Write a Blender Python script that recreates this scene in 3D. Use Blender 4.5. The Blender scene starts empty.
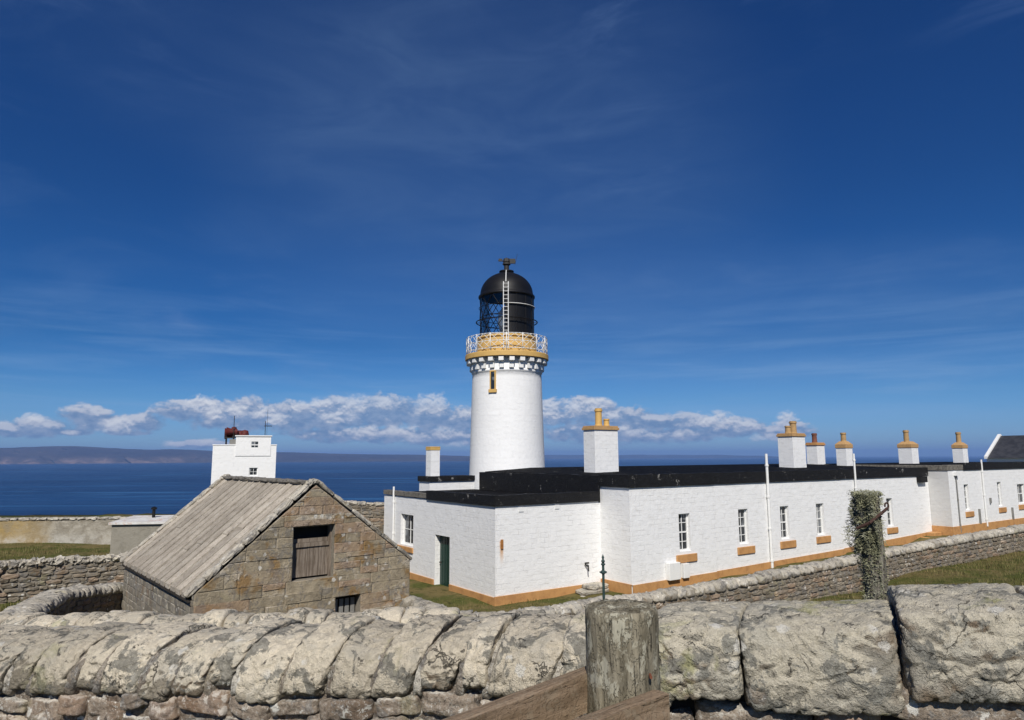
import bpy, math, random
import numpy as np
from mathutils import Vector, noise, Matrix
R = math.radians
random.seed(7); rng = np.random.default_rng(7)
SC = bpy.context.scene
COL = SC.collection

# ------------------------------------------------------------------ camera, sky, sun
EYE = 0.0                       # world z = 0 is the height of the eye; the sea lies 100 m below
PITCH = math.atan(97 / 690.); ROLL = 0.0045
cd = bpy.data.cameras.new("camera"); cam = bpy.data.objects.new("camera", cd); COL.objects.link(cam)
cd.sensor_fit = 'HORIZONTAL'; cd.sensor_width = 36; cd.lens = 690 / 1024 * 36
cd.clip_start = 0.05; cd.clip_end = 200000
cam.matrix_world = Matrix.Rotation(math.pi / 2 + PITCH, 4, 'X') @ Matrix.Rotation(-ROLL, 4, 'Z')
SC.camera = cam
SC.view_settings.view_transform = 'Standard'; SC.view_settings.look = 'None'
SC.view_settings.gamma = 1; SC.view_settings.use_curve_mapping = False
SC.view_settings.exposure = 0.0
SUN_EL = R(43); SUN_DIR = Vector((-0.03, -1.0, 0)).normalized()
sd = bpy.data.lights.new("sun", 'SUN'); so = bpy.data.objects.new("sun", sd); COL.objects.link(so)
sd.energy = 4.8; sd.angle = R(0.53); sd.color = (1.0, 0.95, 0.87)
sv = Vector((SUN_DIR.x * math.cos(SUN_EL), SUN_DIR.y * math.cos(SUN_EL), math.sin(SUN_EL)))
so.rotation_euler = sv.to_track_quat('Z', 'Y').to_euler()

def px_dir(u, v):
    "azimuth and elevation of a direction in the sky"
    x, y = (u - 512) / 690., -(v - 360) / 690.
    cp, sp = math.cos(PITCH), math.sin(PITCH)
    d = Vector((x, cp - sp * y, sp + cp * y)).normalized()
    return math.atan2(d.x, d.y), math.asin(d.z)

class NT:
    "small helper for node trees"
    def __init__(s, nt): s.nt = nt; s.n = nt.nodes; s.l = nt.links
    def new(s, t, **k):
        n = s.n.new(t)
        for a, b in k.items(): setattr(n, a, b)
        return n
    def put(s, sock, v):
        if isinstance(v, bpy.types.NodeSocket): s.l.new(v, sock)
        elif v is not None:
            try: sock.default_value = v
            except Exception: sock.default_value = (*v, 1.0)
    def math(s, op, a, b=None, c=None, clamp=False):
        n = s.new('ShaderNodeMath', operation=op); n.use_clamp = clamp
        s.put(n.inputs[0], a); s.put(n.inputs[1], b); s.put(n.inputs[2], c)
        return n.outputs[0]
    def mix(s, f, a, b, blend='MIX'):
        n = s.new('ShaderNodeMix', data_type='RGBA', blend_type=blend)
        s.put(n.inputs[0], f); s.put(n.inputs[6], a); s.put(n.inputs[7], b)
        return n.outputs[2]
    def ramp(s, f, lo, hi, a=0., b=1.):
        n = s.new('ShaderNodeMapRange'); n.clamp = True; n.interpolation_type = 'SMOOTHSTEP'
        s.put(n.inputs[0], f); s.put(n.inputs[1], lo); s.put(n.inputs[2], hi); s.put(n.inputs[3], a); s.put(n.inputs[4], b)
        return n.outputs[0]
    def noise(s, vec, scale, detail=4, rough=.55, dist=0., out=0):
        n = s.new('ShaderNodeTexNoise'); s.put(n.inputs['Vector'], vec)
        n.inputs['Scale'].default_value = scale; n.inputs['Detail'].default_value = detail
        n.inputs['Roughness'].default_value = rough; n.inputs['Distortion'].default_value = dist
        return n.outputs[out]
    def voro(s, vec, scale, feature='F1', out='Distance', rnd=1.):
        n = s.new('ShaderNodeTexVoronoi', feature=feature); s.put(n.inputs['Vector'], vec)
        n.inputs['Scale'].default_value = scale; n.inputs['Randomness'].default_value = rnd
        return n.outputs[out]
    def mapv(s, vec, scale=(1, 1, 1), rot=(0, 0, 0), loc=(0, 0, 0)):
        n = s.new('ShaderNodeMapping'); s.put(n.inputs[0], vec)
        n.inputs[1].default_value = loc; n.inputs[2].default_value = rot; n.inputs[3].default_value = scale
        return n.outputs[0]
    def comb(s, x, y, z):
        n = s.new('ShaderNodeCombineXYZ'); s.put(n.inputs[0], x); s.put(n.inputs[1], y); s.put(n.inputs[2], z)
        return n.outputs[0]
    def bump(s, h, dist, strength=1., prev=None):
        n = s.new('ShaderNodeBump'); s.put(n.inputs['Height'], h)
        n.inputs['Distance'].default_value = dist; n.inputs['Strength'].default_value = strength
        if prev is not None: s.l.new(prev, n.inputs['Normal'])
        return n.outputs[0]

# colour of the clean northern air by elevation in degrees, relative to the raw sky model
SKY_GRADE = [(0, (.33, .53, .97)), (1.6, (.31, .515, .95)), (4.5, (.235, .455, .78)), (9, (.125, .34, .60)), (20, (.125, .31, .54)), (38, (.165, .325, .56))]
def build_world():
    w = bpy.data.worlds.new("World"); SC.world = w; w.use_nodes = True
    t = NT(w.node_tree); w.node_tree.nodes.clear()
    sky = t.new('ShaderNodeTexSky', sky_type='NISHITA')
    sky.sun_disc = False; sky.sun_elevation = SUN_EL
    sky.sun_rotation = math.atan2(SUN_DIR.x, SUN_DIR.y)
    sky.altitude = 100; sky.air_density = 1.0; sky.dust_density = 0.25; sky.ozone_density = 3.0
    tc = t.new('ShaderNodeTexCoord'); d = tc.outputs['Generated']
    sx = t.new('ShaderNodeSeparateXYZ'); t.l.new(d, sx.inputs[0])
    az = t.math('ARCTAN2', sx.outputs[0], sx.outputs[1]); el = t.math('ARCSINE', sx.outputs[2])
    # deep polar blue overhead: clean, dry air
    hs = t.new('ShaderNodeHueSaturation'); hs.inputs['Saturation'].default_value = 1.22
    hs.inputs['Value'].default_value = 1.0; t.l.new(sky.outputs[0], hs.inputs['Color'])
    cr = t.new('ShaderNodeValToRGB'); t.l.new(t.math('DIVIDE', el, R(40)), cr.inputs[0]); ramp = cr.color_ramp
    stops = SKY_GRADE
    ramp.elements[0].position = stops[0][0] / 40; ramp.elements[0].color = tuple(x / 1.3 for x in stops[0][1]) + (1,)
    ramp.elements[1].position = stops[-1][0] / 40; ramp.elements[1].color = tuple(x / 1.3 for x in stops[-1][1]) + (1,)
    for e, c in stops[1:-1]:
        q = ramp.elements.new(e / 40); q.color = tuple(x / 1.3 for x in c) + (1,)
    gs = t.new('ShaderNodeVectorMath', operation='SCALE'); t.l.new(cr.outputs[0], gs.inputs[0]); gs.inputs[3].default_value = 1.3
    skyc = t.mix(1.0, hs.outputs[0], gs.outputs[0], 'MULTIPLY')
    P = t.comb(az, el, 0.0)
    # cloud masses low over the horizon (the px list gives the directions they stand in)
    masses = [(10,427,26,6),(38,425,28,9),(88,413,22,9),(105,421,32,9),(137,421,26,8),(70,430,20,3),(125,431,20,3),(185,409,26,10),(215,413,30,14),(250,414,40,15),(295,417,45,16),(340,414,45,16),
              (385,413,45,18),(430,417,36,15),(462,420,28,14),(335,434,42,8),(385,434,50,9),(430,436,38,9),(465,437,28,9),(205,443,30,4),
              (555,414,28,14),(590,412,30,14),(622,417,36,11),(655,422,42,9),(690,424,36,8),(732,428,38,9),(600,433,62,12),(665,436,50,8),(785,432,24,9)]
    whites = [(33,416,8,6),(117,424,14,8),(203,404,16,9),(214,413,12,9),(237,409,14,7),(262,412,14,7),(300,406,10,7),(322,404,12,7),(355,403,22,9),(385,403,16,7),(431,403,16,12),(365,432,22,7),(398,431,18,8),(415,438,22,5),
              (445,434,17,7),(457,444,14,4),(172,443,9,4),(204,441,13,4),(550,411,14,11),(575,408,16,9),(597,404,15,7),(632,435,16,7),(625,429,10,4),(652,437,11,4),(682,435,12,5),(715,422,24,8),(720,416,10,5),
              (747,426,16,5),(766,439,18,5),(787,421,10,8),(610,415,12,6),(275,418,14,6),(338,416,20,7),(465,415,10,5)]
    def density(p, blobs, fx, amp, k, fk):
        s = t.new('ShaderNodeSeparateXYZ'); t.l.new(p, s.inputs[0])
        env = None
        for (u, v, ru, rv) in blobs:
            a0, e0 = px_dir(u, v)
            dx = t.math('MULTIPLY', t.math('SUBTRACT', s.outputs[0], a0), 690. / ru)
            dy = t.math('MULTIPLY', t.math('SUBTRACT', s.outputs[1], e0), 690. / rv)
            q = t.math('SUBTRACT', 1.0, t.math('MULTIPLY_ADD', dx, dx, t.math('MULTIPLY', dy, dy)))
            env = q if env is None else t.math('SMOOTH_MAX', env, q, 0.25)
        n1 = t.noise(t.mapv(p, (fx, fx * 1.6, 1)), 1.0, 5, .55, .3)
        n2 = t.noise(t.mapv(p, (fx * 3.3, fx * 4.6, 1), loc=(5, 3, 0)), 1.0, 4, .55, .2)
        nn = t.math('MULTIPLY_ADD', n2, fk, n1)
        return t.math('ADD', t.math('MULTIPLY', t.math('SUBTRACT', nn, .5 + .5 * fk), amp), t.math('MULTIPLY', t.math('MAXIMUM', env, -3.), k))
    dm = t.math('ADD', density(P, masses, 34, 2.6, 1.0, .4), .22)
    dmu = t.math('ADD', density(t.comb(az, t.math('ADD', el, 0.0065), 0.0), masses, 34, 2.6, 1.0, .4), .22)
    dw = density(P, whites, 62, 2.6, .75, .28)
    dw2 = density(t.comb(az, t.math('ADD', el, 0.0035), 0.0), whites, 62, 2.6, .75, .28)
    am = t.ramp(dm, -.15, .85)
    topw = t.math('MULTIPLY', t.ramp(t.math('SUBTRACT', dm, dmu), .12, 1.0), t.ramp(dm, -.1, .5))
    aw = t.ramp(dw, -.25, .95)
    shade = t.ramp(t.math('SUBTRACT', dw, dw2), -.75, .55)
    far = t.ramp(el, R(.6), R(3.0), .55, 1.)
    tone = t.ramp(t.noise(t.mapv(P, (60, 100, 1), loc=(2, 2, 0)), 1., 4, .6), .35, .68)
    mcol = t.mix(tone, (1.45, 2.35, 4.1, 1), (2.9, 3.6, 5.1, 1))
    out = t.mix(t.math('MULTIPLY', am, .88), skyc, mcol)
    out = t.mix(t.math('MULTIPLY', topw, .72), out, (6.9, 7.1, 7.7, 1))
    wcol = t.mix(shade, (3.4, 4.0, 5.3, 1), (7.4, 7.6, 8.1, 1))
    out = t.mix(t.math('MULTIPLY', t.math('MULTIPLY', aw, far), .92), out, wcol)
    # thin high cirrus
    cv = t.mapv(P, (3.2, 11, 1), rot=(0, 0, R(-24)))
    c1 = t.noise(cv, 1.3, 6, .62, .8); c2 = t.noise(t.mapv(P, (2.1, 3.6, 1), loc=(3, 1, 0)), 1.0, 3, .5)
    ci = t.math('MULTIPLY', t.ramp(c1, .46, .85), t.ramp(c2, .40, .66))
    out = t.mix(t.math('MULTIPLY', ci, .30), out, (1.8, 2.9, 5.2, 1))
    def glow(u, v, ru, rv):
        a0, e0 = px_dir(u, v); dx = t.math('MULTIPLY', t.math('SUBTRACT', az, a0), 690. / ru); dy = t.math('MULTIPLY', t.math('SUBTRACT', el, e0), 690. / rv)
        return t.ramp(t.math('MULTIPLY_ADD', dx, dx, t.math('MULTIPLY', dy, dy)), 1.0, 0.0)
    soft = t.math('ADD', t.math('ADD', glow(500, 180, 330, 260), glow(790, 330, 300, 90)), t.math('ADD', t.math('MULTIPLY', glow(280, 60, 260, 120), .5), t.math('MULTIPLY', glow(620, 395, 420, 45), .6)))
    wisp = t.noise(t.mapv(P, (2.4, 9, 1), rot=(0, 0, R(-28)), loc=(7, 1, 0)), 1.6, 7, .62, .9)
    out = t.mix(t.math('MULTIPLY', soft, t.ramp(wisp, .30, .78, .07, .15)), out, (2.1, 3.4, 5.5, 1))
    c3 = t.noise(t.mapv(P, (3, 40, 1), loc=(2, 0, 0)), 1.0, 5, .6, .5)
    veil = t.math('MULTIPLY', t.ramp(c3, .42, .75), t.math('MULTIPLY', t.ramp(el, R(1), R(4)), t.ramp(el, R(15), R(6))))
    out = t.mix(t.math('MULTIPLY', veil, .30), out, (2.6, 4.2, 6.6, 1))
    bg = t.new('ShaderNodeBackground'); bg.inputs[1].default_value = 0.10
    t.l.new(out, bg.inputs[0])
    o = t.new('ShaderNodeOutputWorld'); t.l.new(bg.outputs[0], o.inputs[0])
    w.cycles.sampling_method = 'MANUAL'; w.cycles.sample_map_resolution = 512
build_world()

# ------------------------------------------------------------------ mesh helpers
def tag(o, label=None, cat=None, group=None, kind=None):
    if label: o['label'] = label
    if cat: o['category'] = cat
    if group: o['group'] = group
    if kind: o['kind'] = kind
    return o
def empty(name, loc, label, cat, group=None):
    o = bpy.data.objects.new(name, None); COL.objects.link(o); o.location = loc
    return tag(o, label, cat, group)

class MB:
    def __init__(s): s.v = []; s.f = []; s.uv = {}
    def quad(s, *p):
        i = len(s.v); s.v += [tuple(q) for q in p]; s.f.append(tuple(range(i, i + len(p))))
        return len(s.f) - 1
    def add(s, V, F):
        i = len(s.v); s.v += [tuple(map(float, q)) for q in V]
        s.f += [tuple(int(a) + i for a in f) for f in F]
    def box(s, c, h, ax=None):
        "c centre, h half sizes, ax three axis vectors"
        ax = ax or (Vector((1, 0, 0)), Vector((0, 1, 0)), Vector((0, 0, 1)))
        c = Vector(c); V = []
        for dz in (-1, 1):
            for dx, dy in ((-1, -1), (1, -1), (1, 1), (-1, 1)):
                V.append(c + ax[0] * dx * h[0] + ax[1] * dy * h[1] + ax[2] * dz * h[2])
        s.add(V, [(3, 2, 1, 0), (4, 5, 6, 7), (0, 1, 5, 4), (1, 2, 6, 5), (2, 3, 7, 6), (3, 0, 4, 7)])
    def tube(s, a, b, r, n=8, r2=None, cap=True):
        a, b = Vector(a), Vector(b); r2 = r if r2 is None else r2
        d = (b - a).normalized(); u = d.orthogonal().normalized(); w = d.cross(u)
        V = [];
        for (p, q) in ((a, r), (b, r2)):
            for k in range(n):
                t = 2 * math.pi * k / n; V.append(p + (u * math.cos(t) + w * math.sin(t)) * q)
        F = [(k, (k + 1) % n, n + (k + 1) % n, n + k) for k in range(n)]
        if cap: F += [tuple(range(n))[::-1], tuple(range(n, 2 * n))]
        s.add(V, F)
    def path(s, pts, r, n=8):
        for a, b in zip(pts[:-1], pts[1:]): s.tube(a, b, r, n)
    def lathe(s, c, prof, n=48, a0=0., a1=2 * math.pi, close=True):
        cx, cy = c[0], c[1]; full = abs(a1 - a0 - 2 * math.pi) < 1e-6
        m = n if full else n + 1
        V = [(cx + r * math.cos(a0 + (a1 - a0) * k / n), cy + r * math.sin(a0 + (a1 - a0) * k / n), z) for (r, z) in prof for k in range(m)]
        base = len(s.f); F = []
        for j in range(len(prof) - 1):
            for k in range(n):
                k2 = (k + 1) % m
                F.append((j * m + k, j * m + k2, (j + 1) * m + k2, (j + 1) * m + k))
                R0 = max(prof[j][0], prof[j + 1][0]); q = (a1 - a0) / n
                s.uv[base + len(F) - 1] = [(k * q * R0, prof[j][1]), ((k + 1) * q * R0, prof[j][1]), ((k + 1) * q * R0, prof[j + 1][1]), (k * q * R0, prof[j + 1][1])]
        s.add(V, F)
    def build(s, name, mat, parent=None, smooth=False, bevel=0., weld=False, angle=None):
        off = Vector((0, 0, 0)); p = parent
        while p is not None: off += p.location; p = p.parent
        me = bpy.data.meshes.new(name)
        V = np.array(s.v, dtype=float).reshape(-1, 3) - np.array(off)
        me.from_pydata(V.tolist(), [], s.f); me.update()
        uvl = me.uv_layers.new(name="UVMap")
        W = V + np.array(off); data = np.zeros((len(me.loops), 2)); li = 0
        for i, poly in enumerate(me.polygons):
            n = poly.normal; idx = s.f[i]
            if i in s.uv:
                for k in range(len(idx)): data[li + k] = s.uv[i][k]
            elif abs(n.z) < .7:
                l = math.hypot(n.x, n.y); tx, ty = -n.y / l, n.x / l
                for k, vi in enumerate(idx): data[li + k] = (W[vi][0] * tx + W[vi][1] * ty, W[vi][2])
            else:
                for k, vi in enumerate(idx): data[li + k] = (W[vi][0], W[vi][1])
            li += len(idx)
        uvl.data.foreach_set('uv', data.ravel())
        if smooth: me.polygons.foreach_set('use_smooth', [True] * len(me.polygons))
        me.materials.append(mat)
        o = bpy.data.objects.new(name, me); COL.objects.link(o)
        if parent is not None: o.parent = parent
        if weld:
            m = o.modifiers.new('weld', 'WELD'); m.merge_threshold = 0.001
        if bevel > 0:
            m = o.modifiers.new('bevel', 'BEVEL'); m.width = bevel; m.segments = 2; m.limit_method = 'ANGLE'; m.angle_limit = R(35)
        return o

class Frame:
    "local wall frame: s along the wall, t back into it, z up"
    def __init__(s, o, ang):
        s.o = Vector((o[0], o[1], 0)); s.a = Vector((math.cos(ang), math.sin(ang), 0)); s.b = Vector((-math.sin(ang), math.cos(ang), 0))
    def __call__(s, q, t, z): return s.o + s.a * q + s.b * t + Vector((0, 0, z))
    def ax(s): return (s.a, s.b, Vector((0, 0, 1)))
    def box(s, mb, s0, s1, t0, t1, z0, z1):
        mb.box(s((s0 + s1) / 2, (t0 + t1) / 2, (z0 + z1) / 2), (abs(s1 - s0) / 2, abs(t1 - t0) / 2, abs(z1 - z0) / 2), s.ax())

def wall_panel(mb, F, s0, s1, z0, z1, t=0., holes=(), depth=.3):
    "outer skin with real openings and their reveals"
    S = sorted({s0, s1, *[h[0] for h in holes], *[h[1] for h in holes]})
    Z = sorted({z0, z1, *[h[2] for h in holes], *[h[3] for h in holes]})
    for i in range(len(S) - 1):
        for j in range(len(Z) - 1):
            cs, cz = (S[i] + S[i + 1]) / 2, (Z[j] + Z[j + 1]) / 2
            if any(h[0] < cs < h[1] and h[2] < cz < h[3] for h in holes): continue
            mb.quad(F(S[i], t, Z[j]), F(S[i + 1], t, Z[j]), F(S[i + 1], t, Z[j + 1]), F(S[i], t, Z[j + 1]))
    for (a, b, c, d) in holes:
        T = t + depth
        mb.quad(F(a, t, c), F(a, t, d), F(a, T, d), F(a, T, c)); mb.quad(F(b, t, c), F(b, T, c), F(b, T, d), F(b, t, d))
        mb.quad(F(a, t, d), F(b, t, d), F(b, T, d), F(a, T, d)); mb.quad(F(a, t, c), F(a, T, c), F(b, T, c), F(b, t, c))

# stones --------------------------------------------------------------
_T = {}
def cube_grid(n):
    if n in _T: return _T[n]
    idx = {}; V = []; F = []
    def vid(i, j, k):
        key = (i, j, k)
        if key not in idx: idx[key] = len(V); V.append((2. * i / n - 1, 2. * j / n - 1, 2. * k / n - 1))
        return idx[key]
    for a in range(n):
        for b in range(n):
            F.append((vid(a, b, 0), vid(a, b + 1, 0), vid(a + 1, b + 1, 0), vid(a + 1, b, 0)))
            F.append((vid(a, b, n), vid(a + 1, b, n), vid(a + 1, b + 1, n), vid(a, b + 1, n)))
            F.append((vid(a, 0, b), vid(a + 1, 0, b), vid(a + 1, 0, b + 1), vid(a, 0, b + 1)))
            F.append((vid(a, n, b), vid(a, n, b + 1), vid(a + 1, n, b + 1), vid(a + 1, n, b)))
            F.append((vid(0, a, b), vid(0, a, b + 1), vid(0, a + 1, b + 1), vid(0, a + 1, b)))
            F.append((vid(n, a, b), vid(n, a + 1, b), vid(n, a + 1, b + 1), vid(n, a, b + 1)))
    _T[n] = (np.array(V), np.array(F)); return _T[n]

def stone(mb, c, h, ax, n=3, k=5., amp=.02, top=0., lean=0., fine=0., seed=0):
    """one stone. top>0 rounds the upper half across the wall (a coping stone), lean shears it along the wall"""
    V, F = cube_grid(n)
    nr = (np.abs(V) ** k).sum(1) ** (1. / k)
    Q = V / nr[:, None]
    if top > 0:
        kk = 2.15
        nr2 = (np.abs(Q[:, 1]) ** kk + np.clip((Q[:, 2] + .55) / 1.55, 0, 1) ** kk) ** (1 / kk)
        sc = np.where(Q[:, 2] > -.55, 1 / np.maximum(nr2, 1.0), 1.0)
        sc = 1 + (sc - 1) * top
        Q = np.column_stack([Q[:, 0], Q[:, 1] * sc, (Q[:, 2] + .55) * sc - .55])
    Pm = Q * np.array(h)
    Pm[:, 0] += lean * Pm[:, 2]
    W = np.array(c)[None] + Pm[:, :1] * np.array(ax[0]) + Pm[:, 1:2] * np.array(ax[1]) + Pm[:, 2:3] * np.array(ax[2])
    N = Q / np.linalg.norm(Q, axis=1)[:, None]
    Nw = N[:, :1] * np.array(ax[0]) + N[:, 1:2] * np.array(ax[1]) + N[:, 2:3] * np.array(ax[2])
    sz = min(h)
    if n <= 5:
        d = rng.normal(0, 1, (len(V), 3)) * amp * .5
        W = W + d
    else:
        o = Vector((seed * 7.3, seed * 3.1, seed * 1.7)); disp = np.empty(len(V))
        for i, p in enumerate(W):
            q = Vector(p) + o
            a = noise.noise(q * (1.1 / max(h))) * .8 + noise.noise(q * 9) * .34
            if fine > 1.4:
                vd = noise.voronoi(Vector((q.x, q.y, q.z * 1.7)) * 5.5)[0]
                a += .16 * (vd[1] - vd[0]) - .08 - .5 * max(0, .045 - (vd[1] - vd[0])) / .045
            if fine > 0:
                rg = 1 - abs(noise.noise(q * 17 + o))      # ridged: pits and cracks
                a += -fine * max(0, rg - .80) * 2.2 + noise.noise(q * 34) * .17 * fine + noise.noise(q * 75) * .09 * fine
            disp[i] = a
        W = W + Nw * (disp * amp)[:, None]
    mb.add(W, F)

def polyline(pts):
    P = [Vector(p) for p in pts]; L = [0.]
    for a, b in zip(P[:-1], P[1:]): L.append(L[-1] + (b - a).xy.length)
    def at(d):
        d = min(max(d, 0), L[-1] - 1e-6)
        for i in range(len(P) - 1):
            if d <= L[i + 1]: break
        f = (d - L[i]) / (L[i + 1] - L[i]); p = P[i].lerp(P[i + 1], f)
        # blended tangent
        t0 = (P[i + 1] - P[i]).xy.normalized()
        t = Vector((t0.x, t0.y, 0)); return p, t
    return at, L[-1]

def rubble_wall(mb_face, mb_cap, mb_core, pts, height, thick, cap_h=.3, cap_w=(.3, .5), cap_over=.05, n_cap=4, n_face=3, row=(.13, .2), slen=(.18, .5),
                both=True, lean=.0, top=.9, cap_amp=.03):
    "pts carry the crest height in z; the wall goes down by `height`"
    at, L = polyline(pts); up = Vector((0, 0, 1))
    # core
    m = max(2, int(L / 1.0)); prev = None
    for i in range(m + 1):
        p, t = at(L * i / m); nrm = Vector((-t.y, t.x, 0)); w = thick / 2 - .035
        z1 = p.z - cap_h * .55; z0 = p.z - height
        cur = [(p - nrm * w).xy.to_3d() + up * z0, (p - nrm * w).xy.to_3d() + up * z1, (p + nrm * w).xy.to_3d() + up * z1, (p + nrm * w).xy.to_3d() + up * z0]
        if prev:
            for a, b in ((0, 1), (1, 2), (2, 3)): mb_core.quad(prev[a], cur[a], cur[b], prev[b])
        else: mb_core.quad(*cur)
        prev = cur
    mb_core.quad(*prev[::-1])
    # coping
    d = 0.
    while d < L - .05:
        w = random.uniform(*cap_w); p, t = at(d + w / 2); nrm = Vector((-t.y, t.x, 0))
        hh = cap_h * random.uniform(.9, 1.12)
        stone(mb_cap, p + up * (-cap_h + hh / 2), (w / 2 * 1.02, thick / 2 + cap_over, hh / 2), (t, nrm, up), n_cap, 5, cap_amp, top, lean + random.uniform(-.06, .06), seed=random.random() * 50)
        d += w
    # face stones
    for side in ((-1, 1) if both else (-1,)):
        z = cap_h
        while z < height:
            r = random.uniform(*row); d = -random.uniform(0, .2)
            while d < L:
                w = random.uniform(*slen); p, t = at(min(max(d + w / 2, 0), L)); nrm = Vector((-t.y, t.x, 0)) * side
                c = p + nrm * (thick / 2 - .06 + random.uniform(-.015, .02)) + up * (-z - r / 2 + random.uniform(-.02, .02))
                stone(mb_face, c, (w / 2 * .97, .07, r / 2 * random.uniform(.8, .97)), (t, nrm, up), n_face, 5, .02, 0, 0, seed=random.random() * 50)
                d += w
            z += r

# ------------------------------------------------------------------ materials
def principled(name, rough=.8, spec=.3):
    m = bpy.data.materials.new(name); m.use_nodes = True; t = NT(m.node_tree)
    b = t.n['Principled BSDF']; b.inputs['Roughness'].default_value = rough
    b.inputs['Specular IOR Level'].default_value = spec
    return m, t, b
def coords(t, kind='Object'):
    return t.new('ShaderNodeTexCoord').outputs[kind]
def wpos(t): return t.new('ShaderNodeNewGeometry').outputs['Position']
def island(t): return t.new('ShaderNodeNewGeometry').outputs['Random Per Island']

def mat_lichen(name, scale=1., light=(.50, .465, .40), base=(.27, .245, .205), dark=(.10, .095, .088), cover=.5, yellow=.25, up=.25, bump=1., brown=(.22, .17, .12), reddish=0., grey=.72, speck=0., crack=0., white=.75):
    m, t, b = principled(name, .93, .15); p = wpos(t); isl = island(t)
    p = t.mapv(p, (scale,) * 3)
    big = t.noise(p, 2.6, 5, .6, .3); mid = t.noise(p, 9, 6, .65, .5); sm = t.noise(p, 38, 5, .7); tiny = t.noise(p, 160, 3, .7)
    col = t.mix(t.ramp(mid, .35, .65), base, tuple(x * 1.45 for x in base))
    col = t.mix(t.ramp(t.noise(p, 4.5, 3, .5), .52, .66), col, brown)
    # pale crustose lichen, thick on top, in ragged patches; each stone carries more or less of it
    g = t.new('ShaderNodeNewGeometry'); sz = t.new('ShaderNodeSeparateXYZ'); t.l.new(g.outputs['Normal'], sz.inputs[0])
    k = t.math('MULTIPLY_ADD', sz.outputs[2], up, t.math('MULTIPLY_ADD', big, .9, t.math('MULTIPLY', mid, .55)))
    k = t.math('ADD', k, t.math('MULTIPLY', t.math('SUBTRACT', isl, .5), .18))
    lc = t.ramp(k, 1.02 - cover * .5, 1.12 - cover * .5)
    lcol = t.mix(t.ramp(sm, .35, .7), tuple(x * .80 for x in light), tuple(x * 1.12 for x in light))
    lcol = t.mix(t.math('MULTIPLY', t.ramp(t.noise(p, 6.2, 4, .6, .4), .50, .62), .5), lcol, (light[0] * .74, light[1] * .78, light[2] * .84, 1))
    col = t.mix(lc, col, lcol)
    # grey weathered patches
    gp = t.ramp(t.noise(t.mapv(p, loc=(4, 7, 2)), 7.4, 8, .72, .5), .535, .56)
    col = t.mix(t.math('MULTIPLY', gp, grey), col, t.mix(t.ramp(sm, .4, .65), (dark[0] * 1.4, dark[1] * 1.4, dark[2] * 1.4, 1), (dark[0] * 2.6, dark[1] * 2.6, dark[2] * 2.6, 1)))
    if speck > 0:
        sp = t.noise(t.mapv(p, loc=(6, 2, 8)), 55, 4, .75)
        col = t.mix(t.math('MULTIPLY', t.ramp(sp, .54, .62), speck * .7), col, (.46, .43, .38, 1)); col = t.mix(t.math('MULTIPLY', t.ramp(sp, .46, .38), speck * .7), col, (.10, .08, .065, 1))
    # white round thalli
    vd = t.math('ADD', t.voro(p, 11), t.math('MULTIPLY', t.math('SUBTRACT', sm, .5), .55))
    wt = t.math('MULTIPLY', t.ramp(vd, .26, .20), t.ramp(t.noise(p, 3.3, 2, .5), .50, .6))
    col = t.mix(t.math('MULTIPLY', wt, white), col, (.64, .62, .56, 1))
    if white > .9:
        w2 = t.ramp(t.noise(t.mapv(p, loc=(8, 3, 2)), 19, 5, .7, .5), .60, .635); col = t.mix(t.math('MULTIPLY', w2, .9), col, (.62, .60, .54, 1))
    # yellow-green
    yl = t.math('MULTIPLY', t.ramp(t.noise(t.mapv(p, loc=(9, 1, 5)), 3.4, 5, .65, .4), .58, .68), yellow)
    col = t.mix(yl, col, (.36, .35, .17, 1))
    # black crusts and pits
    bk = t.math('MULTIPLY', t.ramp(t.noise(t.mapv(p, loc=(1, 5, 9)), 14, 6, .75, .6), .62, .68), .8)
    col = t.mix(bk, col, (.045, .042, .04, 1))
    fl = t.ramp(tiny, .62, .72); col = t.mix(t.math('MULTIPLY', fl, .45), col, (.09, .085, .08, 1))
    if reddish > 0:
        col = t.mix(t.math('MULTIPLY', t.ramp(isl, .75, .9), reddish), col, (.25, .15, .09, 1))
    v = t.math('MULTIPLY_ADD', isl, .35, .82)
    col = t.mix(1., col, t.comb(v, v, v), 'MULTIPLY')
    t.l.new(col, b.inputs['Base Color'])
    ck = None
    if crack > 0:
        wv = t.new('ShaderNodeVectorMath', operation='MULTIPLY_ADD'); t.l.new(t.noise(p, 7, 4, .65, 0, 1), wv.inputs[0]); wv.inputs[1].default_value = (.22, .22, .22); t.l.new(p, wv.inputs[2])
        ck = t.math('MULTIPLY', t.ramp(t.voro(wv.outputs[0], 4.2, 'DISTANCE_TO_EDGE'), .016, .004), t.ramp(t.noise(t.mapv(p, loc=(2, 9, 4)), 3.8, 3, .5), .50, .58))
        col = t.mix(t.math('MULTIPLY', ck, crack), col, (.05, .045, .038, 1)); t.l.new(col, b.inputs['Base Color'])
    h = t.math('ADD', t.math('MULTIPLY', sm, .6), t.math('MULTIPLY', tiny, .28)); h = t.math('ADD', h, t.math('MULTIPLY', lc, .22))
    h = t.math('SUBTRACT', h, t.math('MULTIPLY', bk, .35))
    if ck is not None: h = t.math('SUBTRACT', h, t.math('MULTIPLY', ck, .5))
    n = t.bump(h, .012 * bump / scale, .9); n = t.bump(mid, .012 * bump / scale, .5, n)
    t.l.new(n, b.inputs['Normal'])
    return m

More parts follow.
